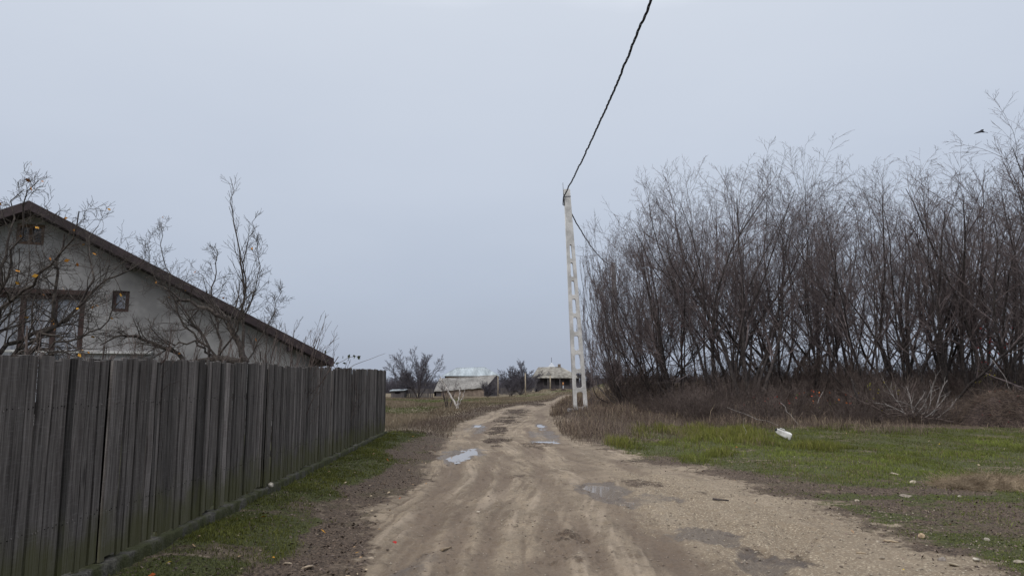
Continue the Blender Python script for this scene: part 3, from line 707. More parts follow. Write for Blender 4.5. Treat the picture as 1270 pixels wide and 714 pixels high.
for px in list(range(856, 1420, 50)):
    Yd = RB.uniform(35, 44); x_ = xat(px + RB.uniform(-10,10), Yd); g_ = H1(x_, Yd)
    src = thick[RB.randrange(5, 16)]; k0 = top_h(px, Yd, g_)*RB.uniform(.80,1.0)
    dz = max(c.data.vertices[0].co.z for c in src.children)  # noqa
    hh = max(float(np.max([v_.co.z for v_ in src.children[0].data.vertices])), 1)
    s = k0/hh/1.04
    copy_tree(src, (x_, Yd, g_), RB.uniform(-.9,.9)+(PI if RB.random()<.3 and px>900 else 0), (s*(.62 if px < 930 else 1.0), s, s), 'bare multi-stemmed tree in the back rows of the thicket, half hidden by the front trees', 'bare trees in the back of the thicket')
# undergrowth shrubs between and behind the trunks
shr = []
for i in range(4):
    shr.append(make_tree('bare_shrub', (0,0,0), 300+i, 2.6, 26, .42, .016, (0,0), lv=((8,.2,1,.55,.42),(6,.1,1,.6,.5)), mats=('twig_red','twig_red'), rmin=.0042, wander=.10, cat='shrub', spread=.55, trunk_names=('stems','twigs')))
lab_sh = 'bare reddish brown shrub in the undergrowth among the thicket trunks'
spots = []
for px in range(765, 1420, 18):
    for row in range(2):
        Yd = RB.uniform(28.5+row*5, 33+row*5) + (5 if px < 850 else 0); spots.append((px+RB.uniform(-12,12), Yd))
for i, (px, Yd) in enumerate(spots):
    x_ = xat(px, Yd); g_ = H1(x_, Yd); s = RB.uniform(.55,1.05)*(1.0 if px > 870 else .8)*(.75 if Yd < 31 else 1.1)
    if i < 4: o = shr[i]; o.location = (x_,Yd,g_-.02); o.scale = (s,s,s); o['label'] = lab_sh; o['group'] = 'undergrowth shrubs'
    else: copy_tree(shr[RB.randrange(4)], (x_,Yd,g_-.02), RB.uniform(0,6.28), (s*1.15,s,s), lab_sh, 'undergrowth shrubs')
for i in range(26):
    px = RB.uniform(850, 1330); Yd = RB.uniform(25.4, 28.6) + (2.2 if 1080 < px < 1300 else 0); x_ = xat(px, Yd); s = RB.uniform(.22,.55)
    copy_tree(shr[RB.randrange(4)], (x_,Yd,H1(x_,Yd)-.02), RB.uniform(0,6.28), (s*1.5,s*1.3,s), 'low sprawling brown shrub spilling forward onto the grass from the thicket foot', 'low shrubs at the thicket foot')
# dense low bramble tangle as one mass
def bramble(name, cnt, x0, x1, yfun, hl, hh, mat, label, R, rmin=.003):
    xs_ = R.uniform(x0, x1, cnt); ys2 = yfun(xs_, R); S = np.stack([xs_, ys2, Hs(xs_,ys2)-.03], -1)
    a = R.uniform(0,2*PI,cnt); D = np.stack([np.cos(a)*.6, np.sin(a)*.6, R.uniform(.5,1.3,cnt)], -1)
    P = growb(S, D, R.uniform(hl,hh,cnt)*(.12+2.1*np.clip(fbm(xs_*.6, ys2*.35, 91, 3)-.12,0,1)), 7, .22, -.10, R); rr = np.repeat(np.linspace(.006,.003,7)[None], cnt, 0)
    Pc, rc = spawn(P, rr, 3, .2, 1, .7, .4, 4, .2, -.05, R, .8, .1, rmin=rmin)
    V, Fq = join([tubes(P, rr, 3), tubes(Pc, rc, 3)]); o = mesh_np(name, V, Fq, mat, smooth=True); return tag(o, label, 'brambles', kind='stuff')
Rb = np.random.default_rng(77)
def yf(x, R):   # front of the thicket
    return np.interp(x, [3.5,6,9,12,16,24], [34,30,26.5,25.8,25.8,25.8]) + (fbm(x*.42, x*0+2, 515, 3)-.5)*4.0 + np.abs(R.normal(0,1,len(x)))*2.6
bramble('bramble_tangle', 6200, 4.2, 24, yf, .35, 1.25, M['twig_red'], 'brown bramble tangle filling the foot of the thicket', Rb)
bramble('bramble_growth', 3200, 6, 30, lambda x, R: R.uniform(29, 42, len(x)), .7, 2.0, M['twig_red'], 'taller bramble growth deep between the thicket trunks', Rb)

# leaves that still hang
def leafset(name, pts, size, colr, mat, parent=None, R=rng):
    n = len(pts); a = unit(R.normal(0,1,(n,3))); b = unit(np.cross(a, R.normal(0,1,(n,3))))
    s = size*R.uniform(.7,1.3,n)
    V = np.stack([pts-a*s[:,None], pts-b*s[:,None]*.6, pts+a*s[:,None], pts+b*s[:,None]*.6], 1).reshape(-1,3)
    return mesh_np(name, V, np.arange(n)[:,None]*4+np.array([[0,1,2,3]]), mat, parent, colors=np.repeat(colr,4,0))
def leaf_bush(px, py, Yd, n, rad, pals, label, lsize=.035):
    c = at(px, py, Yd); gx_, gz = c[0], H1(c[0], Yd); R = np.random.default_rng(int(px*7+py))
    t = empty('leafy_bush', (gx_, Yd, gz), 0, label, 'bush')
    P = growb(np.tile(np.array([0,0,-.05]), (14,1)), np.stack([R.normal(0,.35,14),R.normal(0,.35,14),np.ones(14)],-1), np.full(14, (c[2]-gz)+rad[1])*R.uniform(.7,1,14), 8, .10, 0, R)
    rr = np.repeat(np.linspace(.010,.004,8)[None],14,0); Pc, rc = spawn(P, rr, 7, .3, 1, .7, .3, 4, .15, 0, R, rmin=.003)
    V, Fq = join([tubes(P, rr, 4), tubes(Pc, rc, 3)]); mesh_np('stems', V, Fq, M['twig_red'], t, smooth=True)
    pts = R.normal(0,1,(n,3))*np.array([rad[0]*.5, rad[0]*.5, rad[1]*.5]) + np.array([0,0,c[2]-gz]); pts[:,2] = np.maximum(pts[:,2], .05)
    leafset('leaves', pts, lsize, np.array(pals)[R.integers(0,len(pals),n)], M['leaf'], t, R); return t
RED = [(.26,.020,.022),(.19,.018,.022),(.34,.04,.03),(.12,.02,.02)]; YEL = [(.36,.30,.03),(.26,.24,.04),(.12,.13,.03)]; ORA = [(.42,.12,.03),(.30,.06,.03),(.08,.09,.03)]
leaf_bush(865, 415, 31.5, 130, (1.7,1.1), RED, 'bush dotted with dark red leaves in the left part of the thicket', .022)
leaf_bush(1228, 432, 28.5, 60, (.7,.8), RED, 'bush with bright red leaves above the rounded twig heap', .035)
leaf_bush(1085, 483, 26.6, 36, (1.2,.5), YEL, 'low bush with yellow and green leaves left of the pale brush pile', .032)
leaf_bush(1018, 492, 26.8, 36, (1.3,.35), ORA, 'low bush with orange and red leaves behind the canister grass', .035)
leaf_bush(955, 500, 26.4, 30, (1.0,.3), RED, 'low bramble with scattered red leaves behind the white canister', .03)
leaf_bush(1225, 470, 26.8, 18, (.6,.3), YEL, 'yellow leaved weed clump on top of the rounded twig heap', .03)

# a few single stalks and dead sticks at the thicket edge
def stick(name, p0, p1, r, mat, label, cat='stick', bend=.03):
    p0, p1 = np.array(p0,float), np.array(p1,float); R = np.random.default_rng(int(abs(p0[0]*1000))); L = np.linalg.norm(p1-p0)
    pts = [p0+(p1-p0)*t+R.normal(0,bend*L,3)*math.sin(t*PI) for t in np.linspace(0,1,6)]
    mb = MB(); mb.tube(pts, list(np.linspace(r, r*.55, 6)), 6); o = mb.build(name, mat, smooth=True, origin=p0); return tag(o, label, cat)
def at_g(px, py, Yd): return at(px, py, Yd)
stick('fallen_branch', at(902,505,25.2), at(965,527,23.4), .0065, M['pale_bark'], 'thin fallen branch slanting down to the white canister', 'branch')
stick('fallen_branch', at(968,499,25.0), at(990,526,23.9), .0065, M['pale_bark'], 'short pale branch leaning just right of the white canister', 'branch')
stick('fallen_branch', at(1014,500,25.4), at(1021,485,25.6), .010, M['pale_bark'], 'short crooked pale stub standing in the weeds right of the canister', 'branch')
stick('dead_cane', at(1231,446,26), at(1257,488,25.6), .010, M['pale_bark'], 'long straw coloured cane leaning over the rounded twig heap', 'cane')
stick('dead_cane', at(1167,505,26), at(1154,470,26.4), .016, M['twig_red'], 'dark cane leaning out of the pale brush pile', 'cane')
stick('weed_stalk', at(925,548,21), at(923,517,21), .006, M['pale_bark'], 'single dry weed stalk standing in the grass left of the canister', 'stalk')
stick('dead_sapling', at(1066,500,26.2), at(1056,470,26.4), .04, M['bark'], 'dark dead stem leaning between canister and brush pile', 'stem')
# pale brush pile
pb = empty('brush_pile', (*at(1128,512,26.2)[:2], H1(*at(1128,512,26.2)[:2])), 0, 'pile of cut pale grey branches at the thicket edge', 'brush pile')
R = np.random.default_rng(4); n = 60
S = np.stack([R.normal(0,.45,n), R.normal(0,.35,n), R.uniform(.0,.35,n)],-1); a = R.uniform(-1.9,1.9,n)
D = np.stack([np.sin(a), R.normal(0,.4,n), np.abs(np.cos(a))*.8+.1],-1); P = growb(S, D, R.uniform(.6,1.9,n), 8, .14, -.01, R); rr = np.repeat(np.linspace(.018,.006,8)[None],n,0)*R.uniform(.6,1.3,(n,1))
Pc, rc = spawn(P, rr, 7, .2, 1, .6, .4, 5, .15, .03, R, .6, rmin=.004); Pd, rd = spawn(Pc, rc, 3, .2, 1, .6, .5, 4, .15, 0, R, .6, rmin=.003)
V, Fq = join([tubes(P,rr,5), tubes(Pc,rc,3), tubes(Pd,rd,3)]); mesh_np('twigs', V, Fq, M['twig_red'], pb, smooth=True)
n = 11; a = np.array([-.75,-.25,.0,.2,.55,.8,1.05,-.5,.4,.68,.95]); S = np.stack([np.linspace(-.35,.7,n), R.normal(-.3,.1,n), R.uniform(.1,.35,n)],-1)
D = np.stack([np.sin(a), R.normal(0,.15,n), np.cos(a)],-1); P = growb(S, D, R.uniform(.8,1.8,n), 8, .15, .0, R); rr = np.repeat(np.linspace(.015,.006,8)[None],n,0)
Pc, rc = spawn(P, rr, 6, .25, 1, .5, .45, 5, .1, .05, R, .7, rmin=.0045); V, Fq = join([tubes(P,rr,6), tubes(Pc,rc,4)]); mesh_np('pale_branches', V, Fq, M['pale_bark'], pb, smooth=True)
# rounded twig heap
th = empty('twig_heap', (*at(1243,515,25.6)[:2], H1(*at(1243,515,25.6)[:2])), 0, 'rounded heap of dead twigs and ivy at the right edge of the thicket', 'twig heap')
def mound(name, R_, hgt, ry, mat, parent, seed, n=48):
    V = []; Fq = []; rings = 16
    for i in range(rings+1):
        f = i/rings
        for j in range(n):
            a = 2*PI*j/n; nz = fbm(np.array([math.cos(a)*f*3+9]), np.array([math.sin(a)*f*3+9]), seed, 4)[0]
            rr_ = f*R_*(.85+.3*nz); V.append((math.cos(a)*rr_, math.sin(a)*rr_*ry, hgt*(1-f**2.2)*(.7+.6*nz) - .06*f))
    for i in range(rings):
        for j in range(n): Fq.append((i*n+j, (i+1)*n+j, (i+1)*n+(j+1)%n, i*n+(j+1)%n))
    return mesh_np(name, V, Fq, mat, parent, smooth=True)
M['mound'] = m_simple('twig_mound_core', (.030,.021,.020), (.075,.055,.046), 18, .95, .9)
M['straw'] = m_simple('straw', (.17,.125,.082), (.36,.285,.20), 7, .85, 0)
M['straw_core'] = m_simple('straw_core', (.09,.066,.045), (.20,.152,.105), 30, .95, 1.0)
M['heap_twig'] = m_simple('heap_twig_bark', (.095,.068,.056), (.21,.16,.13), 6, .9, 0)
mound('heap_core', 1.5, 1.05, .7, M['mound'], th, 9)
def heap_twigs(R_, hgt, ry, n, ln, rad, R, lift=0.0):
    f = np.sqrt(R.uniform(0,1,n)); a = R.uniform(0,2*PI,n)
    S = np.stack([np.cos(a)*f*R_*.95, np.sin(a)*f*R_*ry*.95, hgt*(1-f**2.2)*R.uniform(.75,1.15,n)+lift], -1)
    b = R.uniform(0,2*PI,n); D = np.stack([np.cos(b), np.sin(b), R.normal(0,.35,n)],-1)
    P = growb(S, D, ln*R.uniform(.4,1.4,n), 5, .18, -.05, R); return tubes(P, np.repeat(np.linspace(rad,rad*.6,5)[None],n,0), 3)
V, Fq = heap_twigs(1.5,1.05,.7,2600,.5,.006,np.random.default_rng(12)); mesh_np('twigs', V, Fq, M['heap_twig'], th, smooth=True)
R = np.random.default_rng(13); n = 160; f = np.sqrt(R.uniform(0,1,n)); a = R.uniform(0,2*PI,n)
leafset('leaves', np.stack([np.cos(a)*f*1.4, np.sin(a)*f*1.0-.05, 1.05*(1-f**2.2)*1.12+.03],-1), .03, np.array([(.10,.055,.04),(.14,.02,.025),(.07,.06,.03)])[R.integers(0,3,n)], M['leaf'], th, R)
# straw heap on the lawn
c = gnd(1235,604); sh = empty('straw_heap', (c[0], c[1], H1(c[0],c[1])), 0, 'low flat heap of dry straw lying on the green grass at right', 'straw heap')
mound('heap_core', .98, .11, .55, M['straw_core'], sh, 19)
V, Fq = heap_twigs(1.0,.13,.56,5200,.22,.0024,np.random.default_rng(15), .005); mesh_np('straw', V, Fq, M['straw'], sh, smooth=True)

# ------------------------------------------------------------------ garden trees behind the fence
def px_line(pts, Y0, Y1=None, n=14, R=rng, jit=.02):
    Y1 = Y0 if Y1 is None else Y1; k = len(pts)
    W = np.array([at(p[0], p[1], Y0+(Y1-Y0)*i/(k-1)) for i, p in enumerate(pts)])
    s = np.r_[0, np.cumsum(np.linalg.norm(np.diff(W,axis=0),axis=1))]; q = np.linspace(0, s[-1], n)
    P = np.stack([np.interp(q, s, W[:,i]) for i in range(3)], -1); P[1:-1] += R.normal(0, jit, (n-2,3)); return P
def limb_tree(name, base, limbs, levels, seed, label, mats=('bark_fruit','bark_fruit'), leaves=None, rmin=.0026, cat='fruit tree', up=.03, wander=.13):
    R = np.random.default_rng(seed); t = empty(name, base, 0, label, cat); b = np.array(base)
    Ps = []; rs = []
    for (pts, Y0, Y1, ra, rb) in limbs:
        P = px_line(pts, Y0, Y1, 14, R); Ps.append(P-b); rs.append(np.linspace(ra, rb, 14))
    P0 = np.array(Ps); r0 = np.array(rs)
    V, Fq = tubes(P0, r0, 8)
    # trunk down to the ground
    top = P0[:, 0].mean(0); tp = np.array([[(0,0,-.1), top*.33+np.array([.02,0,0]), top*.66, top]]); tp = np.stack([np.interp(np.linspace(0,3,8), range(4), tp[0,:,i]) for i in range(3)],-1)[None]
    v2, f2 = tubes(tp, np.linspace(r0[:,0].max()*1.5, r0[:,0].max()*1.05, 8)[None], 10)
    links = np.array([[top + (p[0]-top)*s for s in np.linspace(-.05,1.0,5)] for p in P0]); v3, f3 = tubes(links, np.repeat(r0[:,:1],5,1), 8)
    V, Fq = join([(V,Fq),(v2,f2),(v3,f3)]); mesh_np('trunk', V, Fq, M[mats[0]], t, smooth=True)
    parts = []; P, rr = P0, r0; tips = []
    for i, (c, t0, t1, ang, lr) in enumerate(levels):
        P, rr = spawn(P, rr, c, t0, t1, ang, lr, (9,7,5,4)[i], wander*(1,1,.9,.8)[i], up, R, .50, .07, (.8,.6,.45,.4)[i], rmin); parts.append(tubes(P, rr, (5,4,3,3)[i])); tips.append(P[:,-1])
    V, Fq = join(parts); mesh_np('crown', V, Fq, M[mats[1]], t, smooth=True)
    if leaves:
        n_, size, pal_ = leaves; tp = np.concatenate(tips[1:]); pk = tp[R.choice(len(tp), n_, False)]; pk[:,2] -= .03
        leafset('leaves', pk, size, np.array(pal_)[R.integers(0,len(pal_),n_)], M['leaf'], t, R)
    return t
LEAFO = [(.46,.20,.03),(.50,.26,.04),(.40,.15,.03)]
Yl = 7.4
limb_tree('fruit_tree', (at(-12,474,Yl)[0], Yl, 0), [
  ([(-8,462),(37,440),(52,421),(66,406),(68,362),(70,322),(80,290)], Yl, Yl-.3, .030,.008),
  ([(-8,458),(0,434),(31,418),(62,406),(92,384),(123,353),(154,338),(178,324)], Yl, Yl+.5, .026,.005),
  ([(-14,460),(-10,400),(0,341),(12,307),(17,261),(30,235)], Yl, Yl+.2, .028,.004),
  ([(-12,455),(0,387),(18,369),(40,347),(77,316),(92,291),(98,262)], Yl, Yl-.6, .024,.005),
  ([(-10,462),(30,430),(80,395),(117,353),(114,325),(108,307),(122,280)], Yl, Yl+.8, .022,.004),
  ([(-12,450),(-6,380),(14,330),(26,285),(36,246),(48,224)], Yl, Yl-.4, .022,.004),
  ([(-14,462),(-30,400),(-50,340),(-45,290)], Yl, Yl+.3, .028,.006),
  ([(-10,460),(20,440),(90,420),(140,400),(150,372)], Yl, Yl-.2, .018,.004),
 ], ((18,.10,1,.85,.46),(7,.12,1,.85,.55),(3,.2,1,.8,.5)), 21, 'gnarled bare fruit tree with a few orange leaves in front of the house gable', leaves=(46,.026,LEAFO), rmin=.0019, up=.02)
Ym = 10.5
limb_tree('fruit_tree', (at(278,474,Ym)[0], Ym, 0), [
  ([(306,450),(302,431),(289,416),(280,397),(265,383),(246,380),(227,372),(212,366),(192,352)], Ym, Ym-.3, .050,.005),
  ([(272,446),(274,427),(268,408),(262,385),(270,340),(266,305)], Ym, Ym+.4, .022,.004),
  ([(259,446),(257,425),(246,405),(225,380),(196,350),(184,325),(182,300)], Ym, Ym+.2, .020,.003),
  ([(228,450),(212,433),(189,423),(166,414),(144,419),(124,428)], Ym, Ym-.4, .034,.008),
  ([(306,452),(318,425),(335,395),(350,360)], Ym, Ym+.3, .013,.003),
  ([(272,440),(290,414),(310,380),(322,330),(318,295)], Ym, Ym-.3, .015,.003),
  ([(262,440),(240,425),(200,428),(172,440)], Ym, Ym-.5, .018,.004),
  ([(258,430),(225,400),(205,330),(200,280)], Ym, Ym+.2, .016,.003),
 ], ((16,.14,1,.8,.46),(7,.12,1,.8,.55),(3,.2,1,.75,.5)), 22, 'gnarled bare fruit tree with an arching limb behind the middle of the fence', leaves=(12,.026,LEAFO), rmin=.0022, up=.04)
limb_tree('sapling', (at(300,474,11.5)[0], 11.5, 0), [
  ([(302,420),(301,385),(302,351),(297,306),(289,264),(285,219)], 11.5, 11.5, .022,.003),
  ([(302,400),(304,345),(303,313),(312,288),(321,265)], 11.5, 11.3, .016,.003),
 ], ((17,.08,1,.50,.34),(5,.12,1,.5,.60)), 23, 'tall slender bare sapling rising above the roof line of the house', rmin=.0024, up=.06, wander=.07, cat='sapling')
make_tree('bare_bush', (at(338,474,12.2)[0], 12.2, 0), 25, 2.75, 18, .22, .010, lv=((9,.35,1,.5,.38),(5,.2,1,.6,.4)), mats=('twig_red','twig_red'), rmin=.003, label='bare bush of thin reddish shoots behind the fence, right of the fruit trees', cat='bush', spread=.3, trunk_names=('stems','twigs'))
make_tree('bare_bush', (at(210,474,9.4)[0], 9.4, 0), 26, 2.5, 12, .30, .010, lv=((8,.4,1,.5,.38),(5,.2,1,.6,.4)), mats=('twig_red','twig_red'), rmin=.0026, label='bare bush of red shoots behind the fence below the small square window', cat='bush', spread=.3, trunk_names=('stems','twigs'))
make_tree('bare_bush', (at(70,474,6.7)[0], 6.7, 0), 27, 2.35, 12, .35, .009, lv=((7,.5,1,.5,.38),(4,.2,1,.6,.4)), mats=('twig_red','twig_red'), rmin=.0022, label='bare bush of red shoots behind the near part of the fence', cat='bush', spread=.35, trunk_names=('stems','twigs'))
make_tree('bare_bush', (at(400,474,15.5)[0], 15.5, 0), 28, 2.1, 10, .30, .008, lv=((7,.5,1,.5,.38),(4,.2,1,.6,.4)), mats=('twig_red','twig_red'), rmin=.0035, label='bare bush behind the fence below the low eave of the house', cat='bush', spread=.35, trunk_names=('stems','twigs'))
# rose sprig with green leaves looking over the fence
b = at(418,474,15); R = np.random.default_rng(3)
sg = empty('rose_bush', (b[0], 15, 0), 0, 'green leaved rose sprig showing over the fence near its far end', 'bush')
P = np.array([px_line([(412,470),(420,450),(432,443),(446,441)],15,15,8,R,.004), px_line([(408,470),(404,448),(398,438),(404,428)],15,15.2,8,R,.004), px_line([(414,470),(440,452),(462,444),(478,438)],15,14.8,8,R,.004)]) - np.array([b[0],15,0])
P = np.concatenate([np.repeat(np.array([[[0,0,0]]]),3,0), P],1); V, Fq = tubes(P, np.repeat(np.linspace(.007,.003,9)[None],3,0), 4); mesh_np('stems', V, Fq, M['twig_red'], sg, smooth=True)
lp = np.concatenate([P[0,3:],P[0,3:],P[0,4:],P[1,3:]])+R.normal(0,.035,(len(P[0,3:])*2+len(P[0,4:])+len(P[1,3:]),3)); leafset('leaves', lp, .045, np.array([(.03,.04,.02),(.05,.06,.03)])[R.integers(0,2,len(lp))], M['leaf'], sg, R)

# ------------------------------------------------------------------ house with the big gable
A0 = np.array([*at(36,250,18)[:2], 0]); zr = at(36,250,18)[2]
E0 = np.array([*at(413,445,21)[:2], 0]); ze = at(413,445,21)[2]
gd = E0-A0; run = np.linalg.norm(gd); gd = gd/run; slope = (zr-ze)/run
gn = np.array([gd[1], -gd[0], 0])            # toward the camera
if gn[1] > 0: gn = -gn
OVH = .65; depth = 10.5; WALLR = run-.55
house = empty('gable_house', (A0-gn*OVH), 0, 'grey rendered house with a wide brown gable roof behind the fence', 'house')
def ph(o, parent=None):
    p = parent or house; o.parent = p
    o.matrix_parent_inverse = Matrix.Translation(house.location).inverted() if p is house else Matrix.Identity(4); return o
def hp(u, z, d=0): return A0 + gd*u - gn*(OVH+d) + np.array([0,0,z])      # on the wall plane; d deeper
roof_under = lambda u: zr - .22 - slope*abs(u)
# window openings are found where the lines of sight meet the wall
def on_wall(px, py):
    r_ = ray(px, py); o = np.array([0,0,CAMZ]); q = A0-gn*OVH; t = np.dot(q-o, gn)/np.dot(r_, gn); p = o+r_*t
    return np.dot(p-q, gd), p[2]
wall = MB()
def wall_poly(pts): wall.poly([hp(u,z) for u,z in pts])
wins = []
def wrect(pxa, pya, pxb, pyb):
    u0, z0 = on_wall(pxa, pyb); u1, z1 = on_wall(pxb, pya); return (min(u0,u1), max(u0,u1), min(z0,z1), max(z0,z1))
attic = wrect(19,279,56,302); small = wrect(138,361,161,386); ver = (wrect(-60,364,104,440)[0], on_wall(104,400)[0], .9, on_wall(60,364)[1])
rects = [attic, small, ver]
us = sorted({-WALLR, WALLR, 0.0, *[r[0] for r in rects], *[r[1] for r in rects]})
for a, b in zip(us[:-1], us[1:]):
    cuts = sorted([(r[2], r[3]) for r in rects if r[0] <= a+1e-6 and r[1] >= b-1e-6]); z = -.2
    for (z0, z1) in cuts:
        wall_poly([(a,z),(b,z),(b,z0),(a,z0)]); z = z1
    wall_poly([(a,z),(b,z),(b,roof_under(b)),(a,roof_under(a))])
for s in (-1,1):
    u = s*WALLR; wall.poly([hp(u,-.2), hp(u,-.2,depth), hp(u,roof_under(u),depth), hp(u,roof_under(u))])
wall.poly([hp(-WALLR,-.2,depth), hp(WALLR,-.2,depth), hp(WALLR,roof_under(WALLR),depth), hp(0,roof_under(0),depth), hp(-WALLR,roof_under(WALLR),depth)])
for r in rects:  # reveals
    for (p, q) in (((r[0],r[2]),(r[1],r[2])),((r[1],r[2]),(r[1],r[3])),((r[1],r[3]),(r[0],r[3])),((r[0],r[3]),(r[0],r[2]))):
        wall.poly([hp(*p), hp(*q), hp(*q,.22), hp(*p,.22)])
ph(wall.build('wall', M['plaster']))
rf_ = MB()
for s in (-1,1):
    def rp(u, d, dz): return A0 + gd*(s*u) - gn*d + np.array([0,0,zr - slope*u + dz])
    rf_.hexa([rp(0,.03,-.18), rp(run,.03,-.18), rp(run,depth+1.3,-.18), rp(0,depth+1.3,-.18), rp(0,.03,0), rp(run,.03,0), rp(run,depth+1.3,0), rp(0,depth+1.3,0)])
rfo = ph(rf_.build('roof', M['roof_brown']))
fs = MB()
for s in (-1,1):
    def rp(u, d, dz): return A0 + gd*(s*u) - gn*d + np.array([0,0,zr - slope*u + dz])
    fs.hexa([rp(0,0,-.205), rp(run+.03,0,-.205), rp(run+.03,.028,-.205), rp(0,.028,-.205), rp(0,0,.03), rp(run+.03,0,.03), rp(run+.03,.028,.03), rp(0,.028,.03)])
ph(fs.build('fascia', M['roof_brown']))
sf = MB()
for s in (-1,1):
    def rp(u, d, dz): return A0 + gd*(s*u) - gn*d + np.array([0,0,zr - slope*u + dz])
    sf.hexa([rp(0,.03,-.215), rp(run,.03,-.215), rp(run,OVH+.05,-.215), rp(0,OVH+.05,-.215), rp(0,.03,-.183), rp(run,.03,-.183), rp(run,OVH+.05,-.183), rp(0,OVH+.05,-.183)])
ph(sf.build('soffit', M['soffit']))
for u in (2.3, 4.6, -2.3, -4.6, 6.5):
    rb = MB(); zc = roof_under(u)-.08; rb.box(hp(u, zc, -.28), (.12,.5,.14), (gd, gn, (0,0,1))); ph(rb.build('rafter_end', M['soffit'], bevel=.005))
def window(r, nx_, fmat, fw, name='window', nz=1, curtain=True, cur=(0,1)):
    u0,u1,z0,z1 = r; mb = MB(); ax = (gd, gn, (0,0,1)); d = .09
    def bar(ua,ub,za,zb,dd=d,th=.07): mb.box(hp((ua+ub)/2,(za+zb)/2,dd), (ub-ua, th, zb-za), ax)
    bar(u0,u1,z0,z0+fw); bar(u0,u1,z1-fw,z1); bar(u0,u0+fw,z0+fw,z1-fw); bar(u1-fw,u1,z0+fw,z1-fw)
    for i in range(1,nx_):
        uc = u0+(u1-u0)*i/nx_; bar(uc-fw/2,uc+fw/2,z0+fw,z1-fw)
    for i in range(1,nz):
        zc = z0+(z1-z0)*i/nz; bar(u0+fw,u1-fw,zc-fw*.4,zc+fw*.4,d+.002,.05)
    f = ph(mb.build(name, fmat, bevel=.004))
    g = MB(); g.poly([hp(u0+.01,z0+.01,d+.01), hp(u1-.01,z0+.01,d+.01), hp(u1-.01,z1-.01,d+.01), hp(u0+.01,z1-.01,d+.01)]); ph(g.build('pane', M['glass']), f).matrix_parent_inverse = Matrix.Identity(4)
    n = 60; V = []; 
    for i in range(n+1):
        uu = u0 + (u1-u0)*i/n; dd = .155+.025*math.sin(i*1.9)+.012*math.sin(i*4.7)
        V += [hp(uu,z0-.02,dd), hp(uu,z1+.02,dd)]
    c_ = mesh_np('curtain' if curtain else 'dark_room_backing', V, [(2*i,2*i+2,2*i+3,2*i+1) for i in range(n)], M['curtain'] if curtain else M['dark']); ph(c_, f)  # without a curtain, an added dark sheet stands in for the unlit room
    return f
def fixsub():
    for o in list(house.children):
        for ch in o.children: ch.matrix_parent_inverse = o.matrix_world.inverted()
window(attic, 2, M['frame_wood'], .08, curtain=False); window(small, 1, M['frame_brown'], .09); window(ver, 4, M['frame_brown'], .13, 'veranda_window')
sl = MB(); sl.box(hp((ver[0]+on_wall(188,437)[0])/2, on_wall(140,437)[1], -.05), (on_wall(188,437)[0]-ver[0], .12, .07), (gd,gn,(0,0,1))); ph(sl.build('ledge', M['concrete'], bevel=.01))
lt = MB(); lt.box(hp((ver[0]+ver[1])/2, ver[3]+.05, -.03), (ver[1]-ver[0]+.2, .10, .12), (gd,gn,(0,0,1))); ph(lt.build('lintel', M['frame_brown'], bevel=.005))

# ------------------------------------------------------------------ utility poles
def ladder_pole(name, base, top, wb, wt, dpt, nh, label, mats):
    base = np.array(base,float); top = np.array(top,float); ax = top-base; Lh = np.linalg.norm(ax); ax /= Lh
    side = unit(np.array([1,0,0]) - ax*ax[0]); nrm = np.cross(side, ax)
    t = empty(name, tuple(base), 0, label, 'utility pole')
    cu = bpy.data.curves.new('shape', 'CURVE'); cu.dimensions = '2D'; cu.fill_mode = 'BOTH'; cu.extrude = dpt/2; cu.bevel_depth = .008
    def spl(pts):
        s = cu.splines.new('POLY'); s.points.add(len(pts)-1); s.use_cyclic_u = True
        for i, (a, b) in enumerate(pts): s.points[i].co = (a, b, 0, 1)
    W = lambda z: wb + (wt-wb)*z/Lh
    spl([(-wb/2,-.3),(wb/2,-.3),(wt/2,Lh),(-wt/2,Lh)])
    z = .12; pitch = Lh*.083
    for i in range(nh):
        h = pitch*.80; z0, z1 = z, z+h; k = W((z0+z1)/2); ch = .165 - .004*i; hw0 = W(z0)/2-ch; hw1 = W(z1)/2-ch
        if hw1 > .02:
            c0, c1 = hw0*.38, hw1*.38; q = .075
            spl([(-hw0+c0,z0),(hw0-c0,z0),(hw0,z0+q),(hw1,z1-q),(hw1-c1,z1),(-hw1+c1,z1),(-hw1,z1-q),(-hw0,z0+q)])
        z += pitch
    tmp = bpy.data.objects.new('tmp', cu); col.objects.link(tmp); dg = bpy.context.evaluated_depsgraph_get()
    me = bpy.data.meshes.new_from_object(tmp.evaluated_get(dg)); bpy.data.objects.remove(tmp); bpy.data.curves.remove(cu)
    me.name = 'shaft'; me.materials.clear(); me.materials.append(M[mats])
    o = bpy.data.objects.new('shaft', me); col.objects.link(o); o.parent = t
    Rm = Matrix([[side[i], ax[i], nrm[i]] for i in range(3)]).to_4x4(); o.matrix_local = Rm
    return t, Lh, ax, side, nrm
PB = at(720,507.5,34); PT = at(703,235.5,34)
pole, Lh, pax, pside, pnrm = ladder_pole('utility_pole', PB, PT, .66, .27, .26, 9, 'tall pale concrete utility pole with ladder-like openings beside the road bend', 'concrete')
mb = MB(); mb.box((0,0,-.04), (1.15,.9,.16)); mb.build('foundation', M['concrete_shaded'], pole, bevel=.03)
topl = PT-PB
mb = MB(); k0 = topl - pax*.36
mb.box(k0, (.305,.30,.05), (pside, np.cross(pside,pax), pax)); mb.build('band', M['steel'], pole, bevel=.004)
mb = MB(); q = topl - pside*.17; mb.tube([q-pax*.75, q-pax*.2, q+pax*.36], [.018,.018,.012], 8); mb.build('rod', M['steel'], pole, smooth=True)
mb = MB(); hk = k0 - pside*.19 - np.array([0,.16,0])
